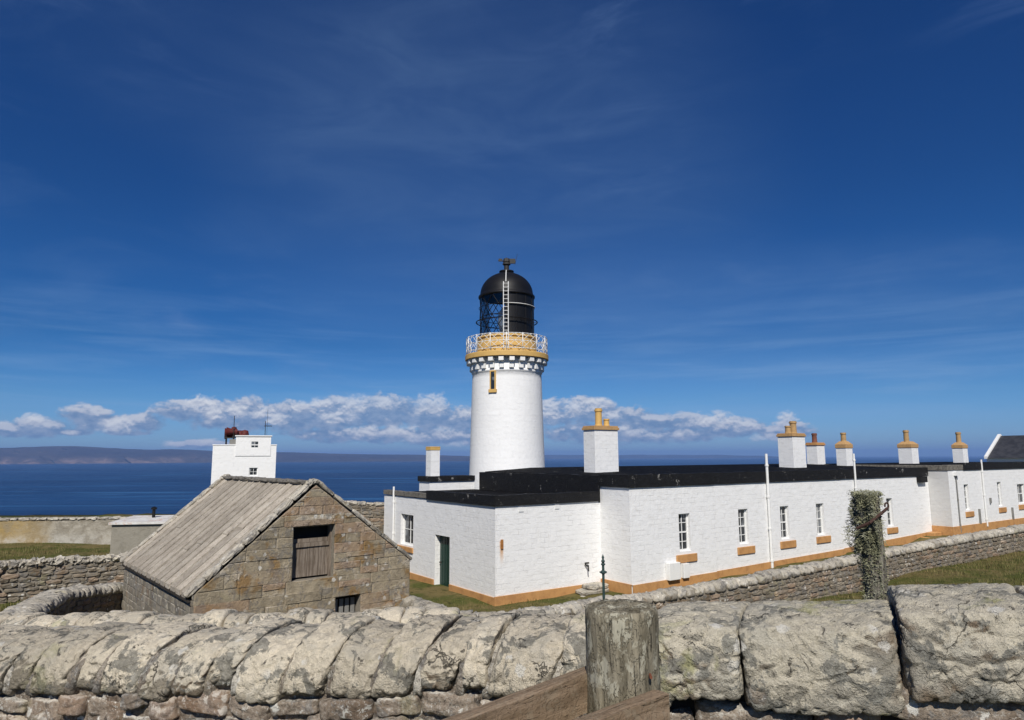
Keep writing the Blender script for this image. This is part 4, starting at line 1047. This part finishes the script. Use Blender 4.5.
# yard wall between the field and the cottages
wall_thing('yard_wall', 'long rubble wall with rounded coping running right in front of the white cottages',
           [(-3.2, 19.9, -3.72), (-1.6, 18.5, -3.90), (-.5, 18.4, -3.99), (2.6, 20.3, -3.94), (4.1, 21.2, -3.96), (6.1, 22.5, -3.95), (8.95, 24.3, -3.85), (11.6, 26., -3.76), (15.2, 28.2, -3.60), (25.2, 34.2, -3.27), (38, 42, -2.8)], 1.9, .5,
           cap_h=.30, cap_w=(.34, .55), n_cap=5, slen=(.2, .55), row=(.12, .2), both=False)
# low double wall below the foreground wall, left
wall_thing('garden_wall', 'low lichen covered wall just beyond the foreground wall, in front of the barn',
           [(-8.5, 9.6, -2.0), (-6.6, 8.8, -1.90), (-5.9, 8.55, -1.84), (-1.3, 8.4, -1.77), (.2, 8.4, -1.80)], 1.6, .45, cap_h=.28, cap_w=(.2, .4), n_cap=10, slen=(.2, .5), both=True, mc=M['near_cap'], cap_amp=.035)
wall_thing('pen_wall', 'curving lichened wall with black shaded face, left of the barn',
           [(-11.2, 13.0, -3.2), (-10.75, 15.4, -3.23), (-11.4, 17.2, -3.3), (-12.1, 18.9, -3.42), (-12.15, 20.5, -3.6), (-12.1, 22.3, -3.82)], 1.6, .7, cap_h=.30, cap_w=(.2, .4), n_cap=5, slen=(.2, .5), both=True)
wall_thing('field_wall', 'dark rubble field wall with cobble coping below the green strip, left',
           [(-36, 19.5, -3.25), (-16.6, 23., -3.28), (-12.95, 25.2, -3.30), (-9., 27.3, -3.4)], 1.9, .5, cap_h=.20, cap_w=(.16, .34), n_cap=4, slen=(.2, .55), row=(.11, .18), both=False, top=.6, cap_amp=.07)
wall_thing('cottage_side_wall', 'brown rubble wall between the barn gable and the white cottage',
           [(-11., 34.5, -2.05), (-8.6, 35.4, -2.15), (-6.65, 36.2, -2.30)], 3.7, .5, cap_h=.16, cap_w=(.3, .6), n_cap=4, slen=(.25, .7), both=False, top=.3)

def build_cliff_wall():
    root = empty('clifftop_wall', (-26, 39.6, -4.7), 'rendered stone wall stained ochre along the cliff edge, far left', 'wall')
    F = Frame((-60, 36.6), R(4.3)); mb = MB(); L = 40.6; n = 120; V = []
    for i in range(n + 1):
        s = L * i / n; z = -3.38 + .05 * noise.noise(Vector((s * .3, 0, 0)))
        for (t, zz) in ((0, -5.6), (0.02 * noise.noise(Vector((s, 1, 0))), -4.4), (.02 * noise.noise(Vector((s, 2, 0))), z), (.45, z), (.45, -5.6)): V.append(F(s, t, zz))
    mb.add(V, [(5 * i + a, 5 * i + 5 + a, 5 * i + 6 + a, 5 * i + 1 + a) for i in range(n) for a in range(4)] + [(0, 1, 2, 3, 4), tuple(5 * n + q for q in (4, 3, 2, 1, 0))])
    m, t, b = principled('stained_render', .93, .1); p = wpos(t)
    col = t.mix(t.ramp(t.noise(p, 1.4, 6, .7, .4), .4, .65), (.24, .215, .17, 1), (.38, .35, .29, 1))
    s = t.new('ShaderNodeSeparateXYZ'); t.l.new(p, s.inputs[0])
    yk = t.math('ADD', s.outputs[0], t.math('MULTIPLY', t.noise(p, .8, 4, .6), 3.))
    col = t.mix(t.math('MULTIPLY', t.ramp(yk, -23.6, -25.6), t.ramp(t.noise(p, 1.6, 5, .6), .3, .6, .35, .85)), col, (.34, .235, .085, 1))
    wl = t.math('MULTIPLY', t.ramp(s.outputs[2], -3.9, -4.5), t.ramp(t.noise(p, .8, 5, .7), .40, .58)); col = t.mix(t.math('MULTIPLY', wl, .7), col, (.50, .48, .43, 1))
    col = t.mix(t.math('MULTIPLY', t.ramp(t.noise(p, 8, 5, .7), .6, .7), .6), col, (.12, .11, .09, 1)); t.l.new(col, b.inputs['Base Color']); t.l.new(t.bump(t.noise(p, 7, 6, .7), .05, 1), b.inputs['Normal'])
    mb.build('render_face', m, root)
    cb = MB(); s = 0
    while s < L:
        w = random.uniform(.35, .7); stone(cb, F(s + w / 2, .22, -3.30), (w / 2, .28, .07), (F.a, F.b, Vector((0, 0, 1))), 4, 5, .03, .3, 0, seed=s); s += w
    cb.build('coping', M['far_cap'], root)
build_cliff_wall()

def build_outbuilding():
    root = empty('outbuilding', (-16, 33, -4.7), 'low grey lean-to with flaking white roof left of the barn', 'shed')
    F = Frame((-17.6, 31.0), R(8)); mb = MB(); W = 6.; D = 2.6
    mb.quad(F(0, 0, -5.2), F(W, 0, -5.2), F(W, 0, -2.85), F(0, 0, -2.85)); mb.quad(F(0, D, -5.2), F(W, D, -5.2), F(W, D, -2.86), F(0, D, -2.86))
    for s in (0, W): mb.quad(F(s, 0, -5.2), F(s, D, -5.2), F(s, D, -2.86), F(s, 0, -2.85))
    mb.build('wall', mat_paint('brown_render', (.27, .25, .205), .95, .7, (.19, .175, .14), scale=3, bump=.03), root)
    m = mat_paint('flaking_roof_paint', (.66, .65, .62), .8, .7, (.45, .42, .38), scale=2, bump=.02, flake=2.4, flakecol=(.45, .20, .10, 1))
    mb = MB(); mb.add([F(-.1, -.12, -2.86), F(W + .1, -.12, -2.86), F(W + .1, D, -2.80), F(-.1, D, -2.80), F(-.1, -.12, -2.76), F(W + .1, -.12, -2.76), F(W + .1, D, -2.68), F(-.1, D, -2.68)], [(0, 1, 5, 4), (1, 2, 6, 5), (2, 3, 7, 6), (3, 0, 4, 7), (4, 5, 6, 7)])
    mb.build('roof', m, root)
    mb = MB(); c = F(1.15, 1.6, 0); mb.lathe((c.x, c.y), [(.07, -2.7), (.07, -2.35), (.13, -2.33), (.13, -2.26), (0, -2.2)], 12); mb.build('flue', M['black'], root)
build_outbuilding()

def build_steps():
    root = empty('stone_slab_heap', tuple(FM(-.9, 1.2, -5.8)), 'small heap of stone slabs against the white wall below the tap', 'steps')
    mb = MB()
    for k, (a, b, z) in enumerate(((-1.75, -.2, -5.62), (-1.6, -.2, -5.45), (-1.2, -.22, -5.28))):
        stone(mb, FM((a + b) / 2, 1.35 + .03 * k, z), ((b - a) / 2, .35, .085), FM.ax(), 5, 7, .02, 0, 0, seed=k)
    mb.build('slab', M['far_cap'], root)
build_steps()

# ------------------------------------------------------------------ foreground wall
CREST = [(-9, -1.15), (-7, -1.05), (-2.7, -.85), (-.52, -.675), (.0, -.64), (.45, -.61), (.60, -.60), (.72, -.56), (.86, -.575), (1.0, -.55), (1.32, -.50), (1.42, -.465), (1.8, -.445), (2.2, -.455), (5, -.38)]
def crest(x): return float(np.interp(x, [c[0] for c in CREST], [c[1] for c in CREST]))
def build_near_wall():
    root = empty('foreground_wall', (0, 2.9, -1.7), 'thick lichen covered drystone wall with big rounded coping stones across the foreground', 'wall')
    yl = lambda x: 2.90 - .262 * x
    tg = Vector((1, -.262, 0)).normalized(); nr = Vector((-tg.y, tg.x, 0)); up = Vector((0, 0, 1)); TH = .25
    # widths along x, left slabs thin, right stones large
    xs = [-9.]
    while xs[-1] < -3.2: xs.append(xs[-1] + random.uniform(.25, .5))
    while xs[-1] < -.25: xs.append(xs[-1] + random.choice((.12, .15, .19, .25)) * random.uniform(.9, 1.15))
    xs += [-.02, .22, .56, .87, 1.345, 1.73, 2.2, 2.7, 3.2, 3.8, 4.4]
    cap = MB(); capb = MB(); i = 0
    for a, b in zip(xs[:-1], xs[1:]):
        i += 1; xc = (a + b) / 2; big = a > .5; vis = -3.6 < xc < 2.6
        hh = (.112 if not big else .138) * random.uniform(.88, 1.14); hw = (b - a) / 2 * (1.01 if not big else 1.035)
        y = yl(xc) + random.uniform(-.015, .015)
        n = (46 if big else 30) if vis else 8
        c = Vector((xc, y, crest(xc) - hh + (.0 if big else random.uniform(-.02, .012))))
        th = TH + (.012 if not big else .035) + random.uniform(-.015, .015)
        ln = 0 if big else .30 + random.uniform(-.18, .14)
        k = 14 if big else 9
        rx = R(random.uniform(-3, 3)); t2 = (tg * math.cos(rx) + up * math.sin(rx)); u2 = t2.cross(nr) ; u2 = u2 if u2.z > 0 else -u2
        if big: t2 = (tg + up * max(-.06, min(.06, (crest(b) - crest(a)) / (b - a)))).normalized(); u2 = t2.cross(nr); u2 = u2 if u2.z > 0 else -u2
        sk = Vector((.42, .907, 0)) / Vector((.42, .907, 0)).dot(nr)        # the big stones are cut a little askew
        stone(capb if big else cap, c, (hw, th, hh), (t2, sk if big else nr, u2), n, k, .014 if big else .012, .50 if big else .80, ln, fine=1.6, seed=i * 1.3)
    cap.build('coping', M['near_cap'], root, smooth=True)
    o = capb.build('coping', M['near_big'], root, smooth=True); o['label'] = 'large squared coping stones'
    # mortar fillets between the slabs
    mo = MB(); i = 0
    for b in xs[1:-1]:
        if -3.6 < b < 2.6 and (b < .5 or b in (.56, .87, 1.345, 1.73)):
            i += 1; big = b > .5; c = Vector((b, yl(b) - (.03 if big else 0), crest(b) - .13 - (.03 if big else .012)))
            stone(mo, c, (.045 if big else .026, TH + .008, .105), (tg, nr, up), 16, 6, .012, .7, 0 if big else .2, fine=1.4, seed=i * 2.7 + 50)
    mo.build('mortar_joint', M['near_joint'], root, smooth=True)
    # core
    X = np.linspace(-9, 5, 41)
    for part, (m_, w) in enumerate(((M['near_mortar'], TH - .035), (M['core'], TH - .09))):  # dark colour of the right part paints the shadow gap under the large stones
      core = MB()
      for x0, x1 in (q for q in zip(X[:-1], X[1:]) if (q[1] <= .45) == (part == 0)):
        p0, p1 = Vector((x0, yl(x0), 0)), Vector((x1, yl(x1), 0))
        z0, z1 = crest(x0) - .15, crest(x1) - .15
        core.quad(p0 - nr * w + up * -2.4, p1 - nr * w + up * -2.4, p1 - nr * w + up * z1, p0 - nr * w + up * z0)
        core.quad(p0 + nr * w + up * -3.2, p1 + nr * w + up * -3.2, p1 + nr * w + up * z1, p0 + nr * w + up * z0)
        core.quad(p0 - nr * w + up * z0, p1 - nr * w + up * z1, p1 + nr * w + up * z1, p0 + nr * w + up * z0)
      core.build('wall_core', m_, root)
    # rubble
    face = MB(); 
    for side in (-1, 1):
        zoff = .225; row = 0
        while zoff < (1.25 if side < 0 else 2.1):
            r = random.uniform(.08, .15); x = -9 + random.uniform(0, .2)
            while x < 4.6:
                w = (random.uniform(.07, .26) if x < .4 else random.uniform(.16, .45)) * (1.15 if row % 2 else .9); xc = x + w / 2; vis = side < 0 and -3.7 < xc < 2.7 and zoff < .75
                hgt = r / 2 * (random.uniform(.6, 1.15) if xc < .45 else random.uniform(.82, 1.02)); z = crest(xc) - zoff - r / 2 + random.uniform(-.022, .022) - (.05 if xc > .5 else 0)
                c = Vector((xc, yl(xc), z)) + nr * side * (TH - .13 + random.uniform(-.02, .02))
                rx = R(random.uniform(-13, 13) if xc < .45 else random.uniform(-4, 4)); t2 = (tg * math.cos(rx) + up * math.sin(rx)); u2 = t2.cross(nr); u2 = u2 if u2.z > 0 else -u2
                stone(face, c, (w / 2 * 1.03, .13, hgt * 1.05), (t2, nr, u2), 14 if vis else 4, 8, .016, 0, 0, fine=1.2, seed=random.random() * 90)
                x += w
            zoff += r; row += 1
    face.build('rubble_face', M['near_face'], root, smooth=True)
build_near_wall()

# ------------------------------------------------------------------ timber fence in the foreground
def mat_timber(name, c1, c2, lich=(.42, .42, .33), lk=.5, axis=(14, 14, 1.2), kind='Object', bd=.010):
    m, t, b = principled(name, .9, .15); p = coords(t, kind); q = t.mapv(p, axis)
    g = t.noise(q, 2.4, 7, .7, .6); col = t.mix(t.ramp(g, .35, .65), c1, c2)
    cr = t.ramp(t.noise(q, 5.5, 4, .75, .9), .60, .66); col = t.mix(t.math('MULTIPLY', cr, .85), col, tuple(x * .22 for x in c1))
    l = t.ramp(t.noise(t.mapv(p, (7, 7, 4)), 3.2, 7, .72, .6), .50, .58); fl = t.ramp(t.noise(t.mapv(p, (26, 26, 12)), 2.2, 4, .7, .4), .42, .5)
    col = t.mix(t.math('MULTIPLY', t.math('MULTIPLY', l, fl), lk), col, lich); t.l.new(col, b.inputs['Base Color'])
    h = t.math('SUBTRACT', t.math('ADD', g, t.math('MULTIPLY', fl, .25)), cr); t.l.new(t.bump(h, bd, 1.), b.inputs['Normal']); return m
def build_fence():
    cx, cy = .297, 1.96; root = empty('timber_fence', (cx, cy, -1.65), 'weathered round fence post with two grey rails in front of the wall', 'fence')
    def wood_post(mb, r, z0, z1, nseg=72, nz=90):
        V = []
        for i in range(nz + 1):
            z = z0 + (z1 - z0) * i / nz
            for k in range(nseg):
                a = 2 * math.pi * k / nseg; q = Vector((math.cos(a) * 3.5, math.sin(a) * 3.5, z * 2.2))
                rr = r * (1 + .03 * noise.noise(q * .5)) + .005 * noise.noise(q * 2.) - .008 * max(0, .75 - abs(noise.noise(Vector((math.cos(a) * 7, math.sin(a) * 7, z * 1.1)))) * 7) * .6 + .003 * noise.noise(Vector((math.cos(a) * 12, math.sin(a) * 12, z * 25)))
                if i == nz: rr -= .006
                V.append((cx + rr * math.cos(a), cy + rr * math.sin(a), z + (.004 * noise.noise(q * 3) if i == nz else 0)))
        F = [(i * nseg + k, i * nseg + (k + 1) % nseg, (i + 1) * nseg + (k + 1) % nseg, (i + 1) * nseg + k) for i in range(nz) for k in range(nseg)]
        o = len(V)
        for j, f in enumerate((.8, .6, .4, .2)):
            for k in range(nseg):
                a = 2 * math.pi * k / nseg; V.append((cx + r * f * math.cos(a), cy + r * f * math.sin(a), z1 + .010 * (1 - f) + .010 * noise.noise(Vector((math.cos(a) * 5 * f, math.sin(a) * 5 * f, 3)) * 1.6)))
        rings = [nz * nseg] + [o + j * nseg for j in range(4)]
        for a_, b_ in zip(rings[:-1], rings[1:]): F += [(a_ + k, a_ + (k + 1) % nseg, b_ + (k + 1) % nseg, b_ + k) for k in range(nseg)]
        F.append(tuple(rings[-1] + k for k in range(nseg))); mb.add(V, F)
    mb = MB(); wood_post(mb, .098, -1.75, -.405)
    pm = mat_timber('post_wood', (.12, .105, .072), (.27, .24, .175), (.44, .42, .33), .75)
    mb.build('post', pm, root, smooth=True)
    # rusty nail streak
    mb = MB(); mb.tube((cx + .055, cy - .1, -.56), (cx + .057, cy - .075, -.56), .004, 6); mb.build('nail', mat_paint('rust_nail', (.18, .06, .03), .8), root)
    rm = mat_timber('rail_wood', (.17, .12, .075), (.31, .225, .15), lk=.10, axis=(1.4, 16, 1), kind='UV', bd=.004)
    def rail(p, q, h, th, extra=0.):
        p, q = Vector(p), Vector(q); d = (q - p).normalized(); n = Vector((-d.y, d.x, 0)).normalized(); u = d.cross(n); u = u if u.z > 0 else -u
        mbr = MB(); L = (q - p).length; k = 60; V = []; prof = [(-1, 1), (-.4, 1.02), (.4, 1.02), (1, 1), (1.02, .4), (1.02, -.4), (1, -1), (.4, -1), (-.4, -1), (-1, -1), (-1.02, -.4), (-1.02, .4)]
        for i in range(k + 1):
            c = p + d * L * i / k
            for (a, b) in prof:
                w = noise.noise(Vector((a * 2, b * 3, i * .12))) * .004
                V.append(c + n * (a * th / 2 + w) + u * (b * h / 2 - h / 2 + w))
        m_ = len(prof); F = [(i * m_ + j, i * m_ + (j + 1) % m_, (i + 1) * m_ + (j + 1) % m_, (i + 1) * m_ + j) for i in range(k) for j in range(m_)] + [tuple(range(m_)), tuple(k * m_ + j for j in range(m_))[::-1]]
        for fi in range(k * m_):
            i, j = divmod(fi, m_); u0, u1, v0, v1 = L * i / k, L * (i + 1) / k, j * .03, (j + 1) * .03
            mbr.uv[fi] = [(u0, v0), (u0, v1), (u1, v1), (u1, v0)]
        mbr.add(V, F); mbr.build('rail', rm, root)
    rail((.29, 2.085, -.578), (-1.36, .42, -.615), .098, .045)
    rail((.365, 1.80, -.575), (-1.22, .42, -.59), .12, .045)
build_fence()

# ------------------------------------------------------------------ lichen-hung gatepost and iron standard
def build_mossy_post():
    cx, cy = 2.50, 5.0; zt = -.28; zb = ground(cx, cy) - .3
    root = empty('gatepost', (cx, cy, zb), 'old timber gatepost shaggy with grey green lichen beyond the foreground wall', 'post')
    mb = MB(); nseg, nz = 20, 50; V = []
    for i in range(nz + 1):
        z = zb + (zt - zb) * i / nz
        for k in range(nseg):
            a = 2 * math.pi * k / nseg; r = .074 + .012 * noise.noise(Vector((math.cos(a) * 3, math.sin(a) * 3, z * 2))) + .006 * noise.noise(Vector((math.cos(a) * 9, math.sin(a) * 9, z * 1.5)))
            V.append((cx + .025 + r * math.cos(a) + (z - zt) * -.02, cy + r * math.sin(a), z))
    F = [(i * nseg + k, i * nseg + (k + 1) % nseg, (i + 1) * nseg + (k + 1) % nseg, (i + 1) * nseg + k) for i in range(nz) for k in range(nseg)] + [tuple(nz * nseg + k for k in range(nseg))]
    mb.add(V, F); mb.build('post', mat_timber('gatepost_wood', (.09, .078, .062), (.22, .20, .165), (.36, .36, .27), .5), root, smooth=True)
    # shaggy lichen tufts: many small curled strands
    V = []; F = []
    rs = random.Random(3)
    for i in range(26000):
        h = rs.random() ** .8; z = zt + .02 - h * .75
        side = rs.gauss(R(215), R(48)) if rs.random() < .75 else rs.uniform(0, 2 * math.pi)
        cov = 1. if h < .25 else 1.
        ca, sa = math.cos(side), math.sin(side)
        if ca > (.35 if h < .22 else .0) and h > .12 and rs.random() < .93: continue
        if h > .85 and rs.random() < .6: continue
        if noise.noise(Vector((ca * 3, sa * 3, z * 9))) < -.26: continue
        thick = (.095 if ca < .1 else .03) * max(0, noise.noise(Vector((ca * 2, sa * 2, z * 5))) + .42) * (1 if h < .45 else max(0, 1 - (h - .45) * 3.2)) + .006
        if h > .55 and ca < -.1 and rs.random() < .9: continue
        r = .074 + rs.random() * thick; c = Vector((cx + .025 + (z - zt) * -.02 + ca * r, cy + sa * r, z))
        if rs.random() < .06: c = Vector((cx + .02 + rs.uniform(-.1, .09), cy + rs.uniform(-.09, .09), zt + rs.uniform(0, .03)))
        d = Vector((ca + rs.gauss(0, .7), sa + rs.gauss(0, .7), rs.gauss(-.1, .7))).normalized(); w = d.orthogonal().normalized() * rs.uniform(.0015, .0035); l = rs.uniform(.010, .026)
        m = c + d * l * .5 + Vector((rs.gauss(0, .004), rs.gauss(0, .004), rs.gauss(0, .004))); b = len(V)
        V += [c - w, c + w, m + w * .9, m - w * .9, m + (d + Vector((rs.gauss(0, .6), rs.gauss(0, .6), rs.gauss(0, .6)))) * l * .5]; F += [(b, b + 1, b + 2, b + 3), (b + 3, b + 2, b + 4)]
    mb = MB(); mb.add(V, F)
    m, t, b = principled('beard_lichen', .95, .05); isl = island(t); p = wpos(t)
    col = t.mix(isl, (.10, .10, .055, 1), (.34, .34, .22, 1)); col = t.mix(t.math('MULTIPLY', t.ramp(t.noise(p, 9, 4, .6), .5, .62), .7), col, (.34, .34, .27, 1)); col = t.mix(t.math('MULTIPLY', t.ramp(t.noise(p, 12, 4, .6), .52, .62), .6), col, (.05, .05, .035, 1)); t.l.new(col, b.inputs['Base Color'])
    mb.build('lichen', m, root)
    ib = MB(); pts = [Vector((cx - .115, cy - .10, zt - .22)), Vector((cx - .05, cy - .15, zt - .18)), Vector((cx + .05, cy - .14, zt - .11)), Vector((cx + .125, cy - .06, zt - .09))]
    ib.path(pts, .010, 8); ib.path([pts[-1] + Vector((.013 * math.cos(a) - .0, 0, .02 + .02 * math.sin(a))) for a in np.linspace(-1.5, 3.6, 9)], .006, 6); ib.build('iron_strap', mat_paint('rusted_iron', (.06, .028, .02), .8, .5), root)
build_mossy_post()

def build_standard():
    x, y = 1.14, 9.; zb = ground(x, y) - .2; root = empty('iron_standard', (x, y, zb), 'thin green iron rail standard with spear finial behind the foreground wall', 'railing post')
    mb = MB(); mb.tube((x, y, zb), (x, y, -1.34), .017, 10)
    mb.lathe((x, y), [(.016, -1.36), (.028, -1.355), (.028, -1.34), (.014, -1.335), (.026, -1.31), (.010, -1.285), (.017, -1.265), (0, -1.22)], 12)
    mb.lathe((x, y), [(.016, -1.47), (.030, -1.46), (.034, -1.445), (.030, -1.43), (.016, -1.42)], 12)
    mb.tube((x - .045, y, -1.445), (x + .045, y, -1.445), .012, 8); mb.build('shaft', M['green_iron'], root, smooth=False)
build_standard()

# ------------------------------------------------------------------ rough grass where it is seen
def build_grass():
    V = []; F = []; r = np.random.default_rng(5)
    areas = [(8, 36, 17, 33.5, 46000, .10), (-30, -12.5, 26, 39, 16000, .07), (-24, -13, 17, 23.4, 7000, .09), (-9, 6, 19, 28.2, 9000, .06)]
    for (x0, x1, y0, y1, n, hh) in areas:
        X = r.uniform(x0, x1, n); Y = r.uniform(y0, y1, n); Z = ground_np(X, Y)
        if x0 == 8: keep = (Y - 26) < (X - 11.6) * .6 - .4; X, Y, Z = X[keep], Y[keep], Z[keep]
        for x, y, z in zip(X, Y, Z):
            a = r.uniform(0, 6.28); h = hh * r.uniform(.5, 1.6) * (1 + 1.3 * max(0, noise.noise(Vector((x * .9, y * .9, 0))))); w = .012 * r.uniform(.7, 1.8); b = len(V); dx, dy = math.cos(a) * w, math.sin(a) * w; lx, ly = r.normal(0, .4) * h, r.normal(0, .4) * h
            V += [(x - dx, y - dy, z - .05), (x + dx, y + dy, z - .05), (x + lx, y + ly, z + h)]; F.append((b, b + 1, b + 2))
    m, t, b = principled('grass_blades', .9, .1); p = wpos(t)
    col = t.mix(island(t), (.07, .085, .02, 1), (.24, .20, .09, 1)); col = t.mix(t.math('MULTIPLY', t.ramp(t.noise(p, .8, 4, .6), .48, .6), .7), col, (.065, .085, .02, 1)); t.l.new(col, b.inputs['Base Color'])
    mb = MB(); mb.add(V, F); o = mb.build('rough_grass', m); tag(o, 'rough olive grass of the field and the strip by the walls', 'grass', kind='stuff')
build_grass()
